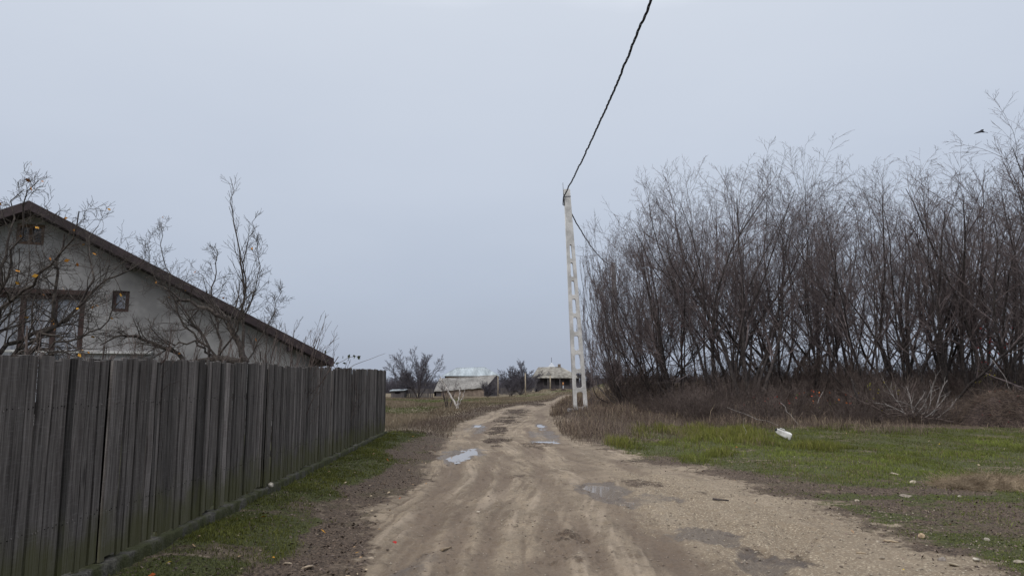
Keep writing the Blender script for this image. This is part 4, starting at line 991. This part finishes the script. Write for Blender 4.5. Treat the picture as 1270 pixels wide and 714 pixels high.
mb.tube([hk+np.array([0,.12,0]), hk, hk+np.array([-.02,-.02,-.12]), hk+np.array([-.03,0,-.40]), hk+np.array([.03,.02,-.44]), hk+np.array([.04,.03,-.1])], .022, 8); mb.build('clamp', M['cable'], pole, smooth=True)
P2T = at(760.5,326,57); P2B = np.array([at(766,474,57)[0], 57, 0]); P2B[2] = H1(P2B[0], 57)
pole2, L2, ax2, sd2, _ = ladder_pole('utility_pole', P2B, P2T, .66, .27, .26, 9, 'grey concrete utility pole half hidden by bare branches at the left end of the thicket', 'concrete_shaded')
mb = MB(); mb.box((0,0,-.04), (1.1,.9,.16)); mb.build('foundation', M['concrete_shaded'], pole2, bevel=.03)
def cable(name, pts_fn, n, strands, R0, rs, pitch, label):
    T = np.linspace(0,1,n); C = np.array([pts_fn(t) for t in T]); s = np.r_[0,np.cumsum(np.linalg.norm(np.diff(C,axis=0),axis=1))]
    wv = (vnoise(s*1.7, s*0, 5)-.5)*.03 + (vnoise(s*4.1, s*0+3, 6)-.5)*.014; C[:,0] += wv; C[:,2] += (vnoise(s*2.1, s*0+7, 8)-.5)*.022; tg = unit(np.gradient(C,axis=0)); U = unit(np.cross(tg, np.array([0,0,1.]))); W = np.cross(tg,U); P = []
    for k in range(strands):
        a = 2*PI*k/strands + s*2*PI/pitch; P.append(C + R0*(U*np.cos(a)[:,None]+W*np.sin(a)[:,None]))
    V, Fq = tubes(np.array(P), np.full((strands,n), rs), 6); o = mesh_np(name, V, Fq, M['cable'], smooth=True); return tag(o, label, 'cable')
cs = PB + hk + np.array([0,-.03,0]); cm = at(755,126,20.5); ce = at(808,0,14.4)
# quadratic through the three seen points, carried on over the camera
ty = lambda p: (cs[1]-p[1])/(cs[1]+3.0)
tm, te = ty(cm), ty(ce)
def quad(t):
    out = np.zeros(3); out[1] = cs[1] + (-3.0-cs[1])*t
    for i in (0,2):
        d1 = (cm[i]-cs[i])/tm; d2 = ((ce[i]-cs[i])/te - d1)/(te-tm); out[i] = cs[i] + t*(d1 + d2*(t-tm))
    return out
cable('overhead_cable', quad, 900, 3, .019, .015, 1.15, 'thick twisted black cable running from the pole top over the road')
c2s = PB + topl - pax*1.0 + np.array([.1,.16,0]); c2e = P2T - ax2*.25
cable('overhead_cable', lambda t: c2s*(1-t)+c2e*t - np.array([0,0,.55*4*t*(1-t)]), 260, 3, .019, .015, 1.15, 'twisted black cable between the front pole and the half hidden pole')

# ------------------------------------------------------------------ white canister
jp = gnd(970,541,.10); jz = H1(jp[0], jp[1])
jug = empty('plastic_canister', (jp[0], jp[1]-.1, jz), 0, 'white plastic canister lying in the grass at the edge of the thicket', 'canister')
def jug_bm():
    bm = bmesh.new(); bmesh.ops.create_cube(bm, size=1)
    for v_ in bm.verts: v_.co = Vector((v_.co.x*.42, v_.co.y*.19, v_.co.z*.20))
    bmesh.ops.bevel(bm, geom=bm.edges[:], offset=.045, segments=4, affect='EDGES', profile=.6)
    for v_ in bm.verts:
        if v_.co.x < -.08: f_ = min(1,(-.08-v_.co.x)/.12); v_.co.y *= 1-.45*f_; v_.co.z *= 1-.40*f_; v_.co.z += .03*f_
        v_.co.z += .006*math.cos(v_.co.x*60)*(1 if v_.co.z > 0 else -1)*.6
    return bm
Rj = Matrix.Rotation(math.radians(20), 4, 'Y') @ Matrix.Rotation(math.radians(14), 4, 'X')
def jput(bm, name, mat):
    for f_ in bm.faces: f_.smooth = True
    me = bpy.data.meshes.new(name); bm.to_mesh(me); bm.free(); me.materials.append(mat); o = bpy.data.objects.new(name, me); col.objects.link(o); o.parent = jug
    o.matrix_local = Matrix.Translation((0,0,.16)) @ Rj; return o
jput(jug_bm(), 'body', M['jug'])
bm = bmesh.new(); bmesh.ops.create_cone(bm, cap_ends=True, segments=20, radius1=.036, radius2=.034, depth=.05, matrix=Matrix.Translation((-.222,0,.045)) @ Matrix.Rotation(PI/2,4,'Y')); jput(bm, 'cap', M['dark'])
mb = MB(); mb.tube([(-.15,0,.085),(-.13,0,.122),(-.02,0,.128),(.02,0,.09)], .014, 8)
o = mb.build('handle', M['jug'], jug, smooth=True); o.matrix_local = Matrix.Translation((0,0,.16)) @ Rj

# ------------------------------------------------------------------ bird
bp = at(1216.5,163.5,42)
bird = empty('flying_bird', tuple(bp), 0.15, 'dark long-legged bird flying in the sky above the thicket', 'bird')
mb = MB()
mb.tube([(-.10,0,.0),(-.02,0,.015),(.08,0,.01),(.18,0,-.02),(.24,0,-.035)], [.012,.05,.06,.035,.012], 10)
mb.tube([(.16,0,-.02),(.28,.01,-.030),(.38,.01,-.045),(.43,.01,-.085)], [.020,.014,.013,.006], 6)
mb.tube([(-.06,0,.01),(-.14,-.01,-.005),(-.20,-.01,-.02)], [.028,.022,.004], 8)
for k_, rows in enumerate(([((-.02,0,.075),(.10,0,-.03)), ((-.16,-.16,.01),(-.04,-.16,-.075)), ((-.34,-.32,-.07),(-.24,-.32,-.12)), ((-.50,-.42,-.155),(-.47,-.42,-.162))],
             [((-.02,0,.075),(.10,0,-.03)), ((.06,.18,.145),(.17,.18,.05)), ((.14,.32,.17),(.21,.32,.115)), ((.22,.40,.185),(.235,.40,.17))])):
    for (p, q), (p2, q2) in zip(rows[:-1], rows[1:]):
        P_ = [np.array(v_) for v_ in (p, q, q2, p2)]; P_ = [v_*np.array([1,.22,1]) for v_ in P_]; up_ = np.array([0,.02,.004]); mb.hexa([v_ - up_*.5 for v_ in P_] + [v_ + up_*.5 for v_ in P_])
mb.build('body', M['bird'], bird); bird.rotation_euler = (0,0,0)

# ------------------------------------------------------------------ stones, chips, sticks
def stone(name, px, py, wpx, colr, label, seed, z=None, flat=.6, cat='stone', asp=.8, off=(0,0,0)):
    c = gnd(px, py); zz = H1(c[0],c[1]) if z is None else z
    if z is not None: c = gnd(px, py, z)
    s = wpx/F*np.hypot(c[1],1.6)/2; R = np.random.default_rng(seed); bm = bmesh.new(); bmesh.ops.create_icosphere(bm, subdivisions=3, radius=1)
    d = [(unit(R.normal(0,1,3)), R.uniform(.55,.95)) for _ in range(7)]
    for v_ in bm.verts:
        p = np.array(v_.co)
        for (nn, k) in d:
            q = p@nn
            if q > k: p = p - nn*(q-k)*.8
        p = p*(1+.05*math.sin(p[0]*5+seed)*math.cos(p[1]*4)); v_.co = Vector(p*np.array([s, s*asp, s*flat]))
    for f_ in bm.faces: f_.smooth = True
    me = bpy.data.meshes.new(name); bm.to_mesh(me); bm.free()
    a_ = me.color_attributes.new('Col','FLOAT_COLOR','POINT'); a_.data.foreach_set('color', np.tile(np.array([*colr,1],np.float32), len(me.vertices)))
    me.materials.append(M['stone']); o = bpy.data.objects.new(name, me); col.objects.link(o); o.location = (c[0]+off[0], c[1]+off[1], zz+s*flat*.45+off[2]); o.rotation_euler = (R.normal(0,.15),R.normal(0,.15),R.uniform(0,6.28)); return tag(o, label, cat)
stone('stone',1143,665,9,(1.15,.95,.72),'round tan stone lying in the sparse grass at lower right',1,flat=.8)
stone('stone',1224,670,8,(.9,.9,.85),'small grey stone in the grass right of the round tan stone',2)
stone('stone',1168,694,9,(.75,.73,.75),'dark grey stone at the gravel edge below the round tan stone',3,flat=.7)
stone('stone',1184,701,14,(.85,.80,.68),'flat half-buried stone at the bottom right gravel edge',4,flat=.3)
stone('stone',1211,694,12,(.92,.92,.88),'flat pale stone at the bottom right, right of the half-buried one',5,flat=.4)
stone('stone',1094,692,7,(.8,.75,.68),'small grey stone on the gravel below the wood sliver',6)
stone('stone',1264,699,12,(.8,.78,.7),'pale stone at the bottom right corner of the picture',7,flat=.45)
stone('stone',1132,599,13,(1.0,.95,.85),'long flat pale stone left of the straw heap',8,flat=.3,asp=.5)
stone('stone',1110,588.5,10,(.95,.9,.82),'flat pale stone on the lawn above left of the straw heap',9,flat=.3,asp=.5)
stone('stone',1063,622,7,(1.05,1.0,.92),'small white stone among the dark weeds left of the straw heap',10)
stone('stone',1123,615,15,(.62,.58,.55),'broad low grey stone in the grass left of the straw heap',11,flat=.25)
stone('stone',1190,617,5,(1,1,.95),'tiny white stone in front of the straw heap',12)
stone('stone',1089,671,6,(.8,.75,.68),'small buff stone left of the wood sliver',13)
stone('stone',333,602.5,7,(1.45,1.45,1.4),'rounded white stone resting on the concrete base of the fence',14,z=.24,flat=.95,off=(.03,0,0))
stone('stone',205,692,7,(1.5,1.5,1.45),'white chip lying in the grass at lower left',15,flat=.4)
stone('stone',358,699,15,(.95,.85,.72),'pale flat clod of earth at lower left, left of its twin',16,flat=.25,asp=.6,cat='clod')
stone('stone',381,705,20,(.95,.85,.72),'larger pale flat clod of earth at lower left, nearest the road',17,flat=.2,asp=.6,cat='clod')
stone('stone',593,636,6,(1.5,1.45,1.4),'small white pebble on the bare road in front',18,flat=.4)
stone('stone',460,692,7,(1.1,1.0,.88),'pale stone at the left edge of the road in front',19,flat=.4)
stone('stone',310,606,5,(.55,.5,.48),'small dark stone in the mossy grass at the fence foot',20)
def gstick(px0,py0,px1,py1,r,mat,label,name='wood_sliver',cat='wood sliver'):
    a = gnd(px0,py0); b = gnd(px1,py1); a[2] = H1(a[0],a[1])+r; b[2] = H1(b[0],b[1])+r; return stick(name,a,b,r,mat,label,cat,.01)
gstick(1096,669,1114,671.5,.011,M['straw'],'pale wood sliver lying at the edge of the gravel')
gstick(1062,684,1074,685,.008,M['straw'],'smaller pale wood sliver on the gravel')
gstick(884,620,904,621.5,.016,M['bark'],'short black stick lying on the gravel','black_stick','stick')
gstick(548,684,560,677,.014,M['straw'],'straw coloured scrap lying in the left wheel track')
gstick(792,508,815,509,.03,M['bark'],'dark log lying in the weeds right of the pole','log','log')
def leaf1(px,py,wpx,colr,label):
    c = gnd(px,py); s = wpx/F*c[1]; mb = MB(); z = H1(c[0],c[1])+.045
    pts = [(c[0]+s*.5*math.cos(a)*(1+.25*math.cos(3*a)), c[1]+s*.45*math.sin(a), z+.010*math.sin(2*a)) for a in np.linspace(0,2*PI,12,False)]
    b = len(mb.v); mb.v += [(c[0],c[1],z+.012)]+pts; mb.c += [colr]*13; mb.f += [[b,b+1+i,b+1+(i+1)%12] for i in range(12)]
    return tag(mb.build('fallen_leaf', M['leaf'], origin=(c[0],c[1],z)), label, 'leaf')
leaf1(273,651,6,(.50,.36,.02),'yellow fallen leaf in the grass by the fence')
leaf1(352,613,5,(.48,.15,.03),'orange fallen leaf in the grass by the white stone')
leaf1(489,676,5,(.40,.03,.03),'red fallen leaf at the left edge of the road')

# ------------------------------------------------------------------ far buildings
M['adobe'] = m_simple('adobe_wall', (.17,.135,.11), (.26,.21,.175), 2, .95, .2)
M['tin'] = m_simple('grey_tin_roof', (.24,.275,.30), (.34,.38,.41), 1.5, .6, .1, (3,.4,1))
M['asb'] = m_simple('pale_weathered_roof', (.145,.138,.130), (.24,.23,.22), 3.5, .95, .5, (1,1,1))
M['oldroof'] = m_simple('mossy_weathered_roof', (.15,.138,.12), (.265,.25,.225), 1.6, .95, .4, (1,1,2), lo=.38, hi=.6)
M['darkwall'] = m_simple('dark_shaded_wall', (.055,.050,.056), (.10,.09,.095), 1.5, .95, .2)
M['planks'] = m_simple('far_dark_planks', (.065,.058,.062), (.13,.12,.12), 5, .9, .2, (6,6,.3))
M['postwood'] = m_simple('pale_post_wood', (.24,.20,.145), (.36,.31,.24), 8, .9, .2)
def gbox(mb, p0, p1, z0, z1, thick):
    p0 = np.array([*p0,0.]); p1 = np.array([*p1,0.]); d = unit(p1-p0); nn = np.array([-d[1],d[0],0])
    mb.box(np.array([*(p0+p1)[:2]/2,(z0+z1)/2])+nn*thick/2, (np.linalg.norm(p1-p0), thick, z1-z0), (d,nn,(0,0,1)))
# --- long low barn with tin hip-roofed house behind it
YA = 150.0
ga = H1(at(575,480,YA)[0], YA)
bx0, bx1 = at(538,480,YA)[0], at(614,480,YA)[0]
barn = empty('low_barn', (bx0, YA, ga), 0, 'long low adobe barn with a pale sagging roof, far off by the meadow', 'barn')
def L_(p): return np.array(p,float)-np.array([bx0,YA,ga])
for xa_, xb_, yb_ in ((bx0+.6, bx1-2.2, YA), (bx0+.6, bx1-.6, YA+6.5)):
    mb = MB(); gbox(mb, (xa_,yb_), (xb_,yb_), ga-.5, at(570,482.5,YA)[2], .3); mb.v = [tuple(L_(v_)) for v_ in mb.v]; mb.build('wall', M['adobe'], barn)
mb = MB()
fl, fr_ = at(538,485.2,YA-.5), at(602,480.4,YA-.5); tl, tr = at(545,469,YA+4), at(616,464.5,YA+4)
n = 24
for i in range(n):
    for j in range(8):
        def q(a,b): 
            p = (fl*(1-a)+fr_*a)*(1-b)+(tl*(1-a)+tr*a)*b; p = p.copy(); p[2] += -.18*math.sin(a*PI)*b + .05*math.sin(a*31)*(1-b); return L_(p)
        mb.poly([q(i/n,j/8),q((i+1)/n,j/8),q((i+1)/n,(j+1)/8),q(i/n,(j+1)/8)])
bl, br = at(548,485,YA+8.5), at(618,481,YA+8.5)
mb.poly([L_(tl),L_(tr),L_(br),L_(bl)])
ro = mb.build('roof', M['asb'], barn); md = ro.modifiers.new('t','SOLIDIFY'); md.thickness = .12; md.offset = -1
for q_ in ([(600,481.5,0),(600,492,0),(619,491,4),(616.5,465.5,3.6)], [(538.5,486,.4),(538.5,493,.4),(547,492,4),(545,470,3.9)]):
    mb = MB(); mb.poly([L_(at(u_,v_,YA+w_)) for u_,v_,w_ in q_]); mb.build('end_wall', M['darkwall'], barn)
mb = MB(); mb.box(L_(at(544,489,YA-.05)), (1.0,.12,1.3)); mb.build('door', M['darkwall'], barn)
YH = 165.0; gh = H1(at(585,480,YH)[0],YH); hx0, hx1 = at(548,467,YH)[0], at(621,464,YH)[0]; zE = at(585,466,YH)[2]; zR = at(585,454.8,YH)[2]
hs = empty('hip_roof_house', (hx0,YH,gh), 0, 'far house with a grey tin hip roof rising behind the pale barn', 'house')
def LH(p): return np.array(p,float)-np.array([hx0,YH,gh])
mb = MB(); D_ = 9
for a, b in (((hx0+.6,YH+.6),(hx1-.6,YH+.6)),((hx1-.6,YH+.6),(hx1-.6,YH+D_-.6)),((hx0+.6,YH+D_-.6),(hx1-.6,YH+D_-.6)),((hx0+.6,YH+D_-.6),(hx0+.6,YH+.6))): gbox(mb,a,b,gh-.5,zE,.25)
mb.v = [tuple(LH(v_)) for v_ in mb.v]; mb.build('wall', M['adobe'], hs)
rx0, rx1 = at(564.5,455,YH)[0], at(600,455,YH)[0]; ym = YH+D_/2; c = [(hx0,YH,zE),(hx1,YH,zE),(hx1,YH+D_,zE),(hx0,YH+D_,zE)]; r0_, r1_ = (rx0,ym,zR-.15),(rx1,ym,zR)
mb = MB(); [mb.poly([LH(p) for p in q]) for q in ((c[0],c[1],r1_,r0_),(c[1],c[2],r1_),(c[2],c[3],r0_,r1_),(c[3],c[0],r0_),(c[3],c[2],c[1],c[0]))]
mb.build('roof', M['tin'], hs)
mb = MB(); mb.tube([LH(r0_),LH(r1_)], .10, 6); [mb.tube([LH(r1_ if i in (1,2) else r0_),LH(c[i])], .08, 6) for i in range(4)]; mb.build('ridge_cap', M['tin'], hs)
# --- old house on the right
YB = 140.0; gb = H1(at(690,480,YB)[0],YB); b0, b1 = at(660,468,YB)[0], at(723,468,YB)[0]; zE = at(690,468.5,YB)[2]; zR = at(690,454.5,YB)[2]; D_ = 9
oh = empty('old_house', (b0,YB,gb), 0, 'old far house with a mossy weathered hip roof left of the pole foot', 'house')
def LO(p): return np.array(p,float)-np.array([b0,YB,gb])
mb = MB()
for a, b in (((b0+.7,YB+1.2),(b1-.7,YB+1.2)),((b1-.7,YB+1.2),(b1-.7,YB+D_-.6)),((b0+.7,YB+D_-.6),(b1-.7,YB+D_-.6)),((b0+.7,YB+D_-.6),(b0+.7,YB+1.2))): gbox(mb,a,b,gb-.5,zE,.25)
mb.v = [tuple(LO(v_)) for v_ in mb.v]; mb.build('wall', M['darkwall'], oh)
rx0, rx1 = at(668.5,455,YB)[0], at(697,454,YB)[0]; ym = YB+D_/2; c = [(b0,YB,zE),(b1,YB,zE),(b1,YB+D_,zE),(b0,YB+D_,zE)]; r0_, r1_ = (rx0,ym,zR),(rx1,ym,zR+.1)
mb = MB(); [mb.poly([LO(p) for p in q]) for q in ((c[0],c[1],r1_,r0_),(c[1],c[2],r1_),(c[2],c[3],r0_,r1_),(c[3],c[0],r0_),(c[3],c[2],c[1],c[0]))]
rr_ = mb.build('roof', M['oldroof'], oh)
g0 = at(677,468,YB-.2); mb = MB(); gw = 1.1; apx = np.array([g0[0]+.6,YB+2.2,zE+1.25]); fr0 = np.array([g0[0]-.2,YB+1.0,zE+.15]); fr1 = np.array([g0[0]+1.4,YB+1.0,zE+.15]); tpf = np.array([g0[0]+.6,YB+1.0,zE+1.3]); bk_ = np.array([g0[0]+.6,YB+4.0,zE+1.3])
mb.poly([LO(fr0),LO(fr1),LO(tpf)]); mb.poly([LO(fr0),LO(tpf),LO(bk_)]); mb.poly([LO(fr1),LO(bk_),LO(tpf)]); mb.build('dormer', M['asb'], rr_)
mb = MB(); mb.box(LO((at(695.5,455,YB)[0],ym,zR+.25)), (.55,.55,.7)); mb.build('chimney', M['adobe'], rr_, bevel=.02)
for u in (.25,.5,.72):
    xx = b0+.7+(b1-b0-1.4)*u; mb = MB(); mb.box(LO((xx,YB+1.17,gb+1.25)), (.9,.10,1.0)); w_ = mb.build('window', M['dark'], oh, bevel=.01)
for u in (.05,.3,.55,.78,.95):
    xx = b0+.3+(b1-b0-.6)*u; mb = MB(); mb.box(LO((xx,YB+.25,(gb+zE)/2)), (.16,.16,zE-gb)); mb.build('porch_post', M['planks'], oh)
# --- pale tower roof far behind
YT = 300.0; tx, _, tz_ = at(684,449,YT); gt = H1(tx,YT)
tw = empty('far_tower', (tx,YT,gt), 0, 'pale pointed tower top with a thin mast behind the old house', 'tower')
mb = MB(); zb_ = at(684,457,YT)[2]-gt; mb.box((0,0,zb_/2), (2.4,2.4,zb_)); mb.build('tower_body', M['asb'], tw)
M['haze_white'] = m_simple('hazy_tin_and_white_paint', (.50,.53,.58), (.58,.61,.66), 1, .7, 0)  # tower's distance haze is put into this colour; plain white on the post
mb = MB(); za = at(684,449,YT)[2]-gt; s = 1.9; cc = [(-s,-s,zb_),(s,-s,zb_),(s,s,zb_),(-s,s,zb_)]; [mb.poly([cc[i],cc[(i+1)%4],(0,0,za)]) for i in range(4)]; mb.poly(cc[::-1]); mb.build('tower_roof', M['haze_white'], tw)
mb = MB(); mb.tube([(0,0,za-.3),(0,0,at(684,443,YT)[2]-gt)], .10, 6); mb.build('mast', M['steel'], tw)
# --- little shed and board fence on the left
YS = 118.0; sx0, sx1 = at(485,485,YS)[0], at(501,485,YS)[0]; gs = H1(sx0,YS)
sd = empty('small_shed', (sx0,YS,gs), 0, 'tiny far shed with a flat pale roof just past the end of the fence', 'shed')
zs = at(490,484,YS)[2]-gs; w = sx1-sx0
mb = MB()
mb.box((w*.15,0,zs/2-.1),(w*.3,.1,zs-.2)); mb.box((w*.5,0,.35),(w*.4,.1,.7)); mb.box((w*.85,0,zs/2-.1),(w*.3,.1,zs-.2)); mb.box((w*.5,2.0,zs/2-.1),(w,.1,zs-.2)); mb.box((.05,1,zs/2-.1),(.1,1.9,zs-.2)); mb.box((w-.05,1,zs/2-.1),(.1,1.9,zs-.2)); mb.build('wall', M['planks'], sd)
mb = MB(); mb.hexa([(-.2,-.4,zs-.12),(w+.25,-.4,zs+.0),(w+.25,2.3,zs+.15),(-.2,2.3,zs+.05),(-.2,-.4,zs-.02),(w+.25,-.4,zs+.10),(w+.25,2.3,zs+.25),(-.2,2.3,zs+.15)]); mb.build('roof', M['tin'], sd)
def plank_fence(name, pxa, pxb, Yd, hgt, label):
    xa, xb = at(pxa,480,Yd)[0], at(pxb,480,Yd)[0]; g_ = H1((xa+xb)/2,Yd); t = empty(name,(xa,Yd,g_),0,label,'fence'); mb = MB(); u = 0; r2 = random.Random(int(pxa))
    while u < xb-xa: w_ = r2.uniform(.12,.2); mb.box((u+w_/2,r2.uniform(-.01,.01),hgt/2+r2.uniform(-.06,.06)),(w_-.02,.03,hgt)); u += w_+r2.choice([0,.02,.06])
    mb.build('board_panel', M['planks'], t)
    mb = MB(); mb.box(((xb-xa)/2,.045,hgt*.75),(xb-xa,.05,.1)); mb.build('rail', M['planks'], t)
plank_fence('plank_fence', 502, 537, 120, 1.5, 'far dark plank fence between the tiny shed and the barn')
plank_fence('plank_fence', 620, 659, 148, 1.4, 'far dark plank fence between the barn and the old house')
# posts
def post(px, y0, y1, Yd, wpx, label, mat='postwood', top=None):
    b_ = at(px,y1,Yd); g_ = H1(b_[0],Yd); zt = at(px,y0,Yd)[2]-g_; t = empty('wooden_post',(b_[0],Yd,g_),0,label,'post'); r_ = wpx/F*Yd/2
    mb = MB(); mb.tube([(0,0,-.3),(.02,0,zt*.5),(0,0,zt)], [r_,r_*.95,r_*.85], 8); mb.build('shaft', M[mat], t, smooth=True)
    if top: mb = MB(); mb.tube([(0,0,zt*.62),(0,0,zt+.02)], [r_*1.3,r_*1.2], 8); mb.build('top_band', M[top], t, smooth=True)
    else: mb = MB(); mb.tube([(0,0,zt-.02),(0,0,zt+.05)], [r_*1.1,r_*.4], 8); mb.build('post_top', M['planks'], t, smooth=True)
M['rust'] = m_simple('orange_paint', (.30,.13,.05), (.42,.20,.08), 5, .8, 0)
post(617.5,466,489,128,1.1,'thin pale post at the right end of the barn'); post(651.5,462,487.5,112,1.5,'pale wooden post in front of the far round tree')
post(682.5,465,486.5,118,1.6,'pale wooden post standing in front of the old house'); post(698.5,474,486.5,118,1.4,'short white post with an orange top before the old house','haze_white','rust')
post(574,487,505,62,.8,'thin short stake in the meadow right of the limewashed tree')
# dark lumps by the far bend
for (px,py,wpx,lab) in ((687,487.6,9,'dark earth lump beside the far road bend, the left one'),(699,487,7,'dark earth lump beside the far road bend, the right one')):
    b_ = at(px,py,112); g_ = H1(b_[0],112); t = empty('earth_lump',(b_[0],112,g_),0,lab,'earth lump'); mound('lump', wpx/F*112/2, .35, .7, M['mound'], t, px)
# limewashed Y-shaped tree
Yt = 46.0; bt = at(567,506.5,Yt); gt_ = H1(bt[0],Yt)
limb_tree('limewashed_tree', (bt[0],Yt,gt_), [([(566,503),(563,497),(557,487),(551,476),(546,467)],Yt,Yt,.065,.026),([(567,503),(569,494),(571,486),(570,480)],Yt,Yt-.2,.055,.03),([(568,504),(574,492),(577,480)],Yt,Yt+.2,.03,.012)], ((6,.5,1,.6,.35),(4,.2,1,.6,.4)), 51, 'small Y-shaped tree with whitened limbs in the meadow beside the road', ('lime','twig'), rmin=.006, cat='tree')
make_tree('bare_bush', (at(556,505,47)[0],47,H1(at(556,505,47)[0],47)), 52, 1.9, 7, .2, .03, lv=((6,.3,1,.5,.3),(4,.2,1,.6,.4)), rmin=.006, label='dark bare stump sprout just left of the limewashed tree', cat='bush', trunk_names=('stems','twigs'))
# far bare trees
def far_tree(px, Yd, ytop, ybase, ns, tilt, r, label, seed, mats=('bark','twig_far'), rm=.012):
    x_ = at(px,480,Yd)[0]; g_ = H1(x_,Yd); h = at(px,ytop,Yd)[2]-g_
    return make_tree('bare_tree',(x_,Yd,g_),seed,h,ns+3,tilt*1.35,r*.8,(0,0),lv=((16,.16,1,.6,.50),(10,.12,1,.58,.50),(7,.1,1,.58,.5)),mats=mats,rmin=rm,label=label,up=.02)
far_tree(519,112,434,496,6,.30,.10,'vase-shaped bare tree on the far side of the meadow past the fence',161)
far_tree(503,122,459,494,7,.40,.07,'lower bushy bare tree left of the vase-shaped tree',62)
far_tree(646,132,448,487,7,.36,.09,'round bushy bare tree between the two far houses',63)
far_tree(633,140,456,487,6,.36,.08,'smaller bare tree at the left of the round bushy tree',64)
far_tree(605,139,473,490,4,.30,.04,'small dark bare tree in front of the barn right end',65,rm=.009)
far_tree(729,92,461,480,4,.2,.06,'small dark bare tree just right of the pole foot',66,rm=.012)
far_tree(775,40,447,500,3,.25,.07,'short crooked tree stub at the left foot of the thicket',67,('bark','twig'),.006)
# far hedges as masses
def hedge(name, pxa, pxb, Yd, ytop, n, label, seed):
    R = np.random.default_rng(seed); xa, xb = at(pxa,480,Yd)[0], at(pxb,480,Yd)[0]; xs_ = R.uniform(xa,xb,n); ys2 = Yd+R.uniform(0,14,n)
    S = np.stack([xs_,ys2,Hs(xs_,ys2)-.2],-1); hh = (at(pxa,ytop,Yd)[2]-H1((xa+xb)/2,Yd))*R.uniform(.5,1.05,n)*(.6+.6*fbm(xs_*.08,xs_*0,seed,3)); D = np.stack([R.normal(0,.3,n),R.normal(0,.2,n),np.ones(n)],-1)
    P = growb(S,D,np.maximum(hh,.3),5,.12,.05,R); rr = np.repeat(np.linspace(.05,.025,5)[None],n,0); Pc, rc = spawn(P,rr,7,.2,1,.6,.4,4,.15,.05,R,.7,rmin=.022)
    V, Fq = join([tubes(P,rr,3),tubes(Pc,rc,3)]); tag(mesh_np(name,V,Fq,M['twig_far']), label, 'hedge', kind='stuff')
hedge('far_scrub', 440, 560, 190, 466, 1500, 'far line of grey scrub behind the shed and barn', 71)
hedge('far_scrub', 612, 670, 185, 468, 900, 'far grey scrub between the two far houses', 72)
hedge('far_scrub', 715, 830, 120, 463, 1500, 'far dark hedge behind the pole foot and the thicket end', 73)
hedge('far_scrub', 820, 1700, 150, 455, 5000, 'far dark hedge showing between the trunks of the thicket', 74)
hedge('far_scrub', -500, 440, 190, 468, 2600, 'far grey scrub hidden behind the long fence', 75)

# ------------------------------------------------------------------ sky and light
w = bpy.data.worlds.new('World'); scene.world = w; w.use_nodes = True; nt = w.node_tree
bg = nt.nodes['Background']
sky = N(nt, 'ShaderNodeTexSky'); sky.sky_type = 'NISHITA'; sky.sun_disc = False
SUN_EL, SUN_AZ = math.radians(38), math.radians(215)      # azimuth clockwise from +Y
sky.sun_elevation = SUN_EL; sky.sun_rotation = SUN_AZ; sky.air_density = 1.0; sky.dust_density = 4.0
tc = N(nt, 'ShaderNodeTexCoord'); sx = N(nt, 'ShaderNodeSeparateXYZ'); nt.links.new(tc.outputs['Generated'], sx.inputs[0])
cl = N(nt, 'ShaderNodeTexNoise', Scale=2.2, Detail=5.0); mp = N(nt,'ShaderNodeMapping'); mp.inputs['Scale'].default_value = (1,1,2.5); nt.links.new(tc.outputs['Generated'], mp.inputs[0]); nt.links.new(mp.outputs[0], cl.inputs['Vector'])
zz = mth(nt,'ADD', sx.outputs[2], mth(nt,'MULTIPLY', mth(nt,'SUBTRACT', cl.outputs[0], .5), .19))
cr = N(nt, 'ShaderNodeValToRGB'); nt.links.new(zz, cr.inputs[0])
E = cr.color_ramp.elements; E[0].position = 0.0; E[0].color = (.425,.478,.585,1); E[1].position = 1.0; E[1].color = (2.1,2.12,2.15,1)
for p, c in ((.12,(.49,.552,.668)),(.28,(.59,.65,.758)),(.48,(.68,.735,.828))):
    e = E.new(p); e.color = (*c,1)
nsky = mixc(nt, 1.0, sky.outputs[0], (.10,.10,.10), 'MULTIPLY')
nt.links.new(mixc(nt, .08, cr.outputs[0], nsky), bg.inputs['Color']); bg.inputs['Strength'].default_value = 1.0
sd_ = bpy.data.lights.new('sun','SUN'); sd_.energy = 1.25; sd_.angle = math.radians(30); sd_.color = (1.0,.95,.88)
so = bpy.data.objects.new('sun', sd_); col.objects.link(so)
dv = Vector((math.sin(SUN_AZ)*math.cos(SUN_EL), math.cos(SUN_AZ)*math.cos(SUN_EL), math.sin(SUN_EL)))
so.rotation_euler = dv.to_track_quat('Z','Y').to_euler(); so.location = dv*50

# parents of sub-parts keep their children where they were built
bpy.context.view_layer.update()

scene.view_settings.view_transform = 'Standard'; scene.view_settings.look = 'None'; scene.view_settings.exposure = 0
scene.render.resolution_x = 1024; scene.render.resolution_y = 575
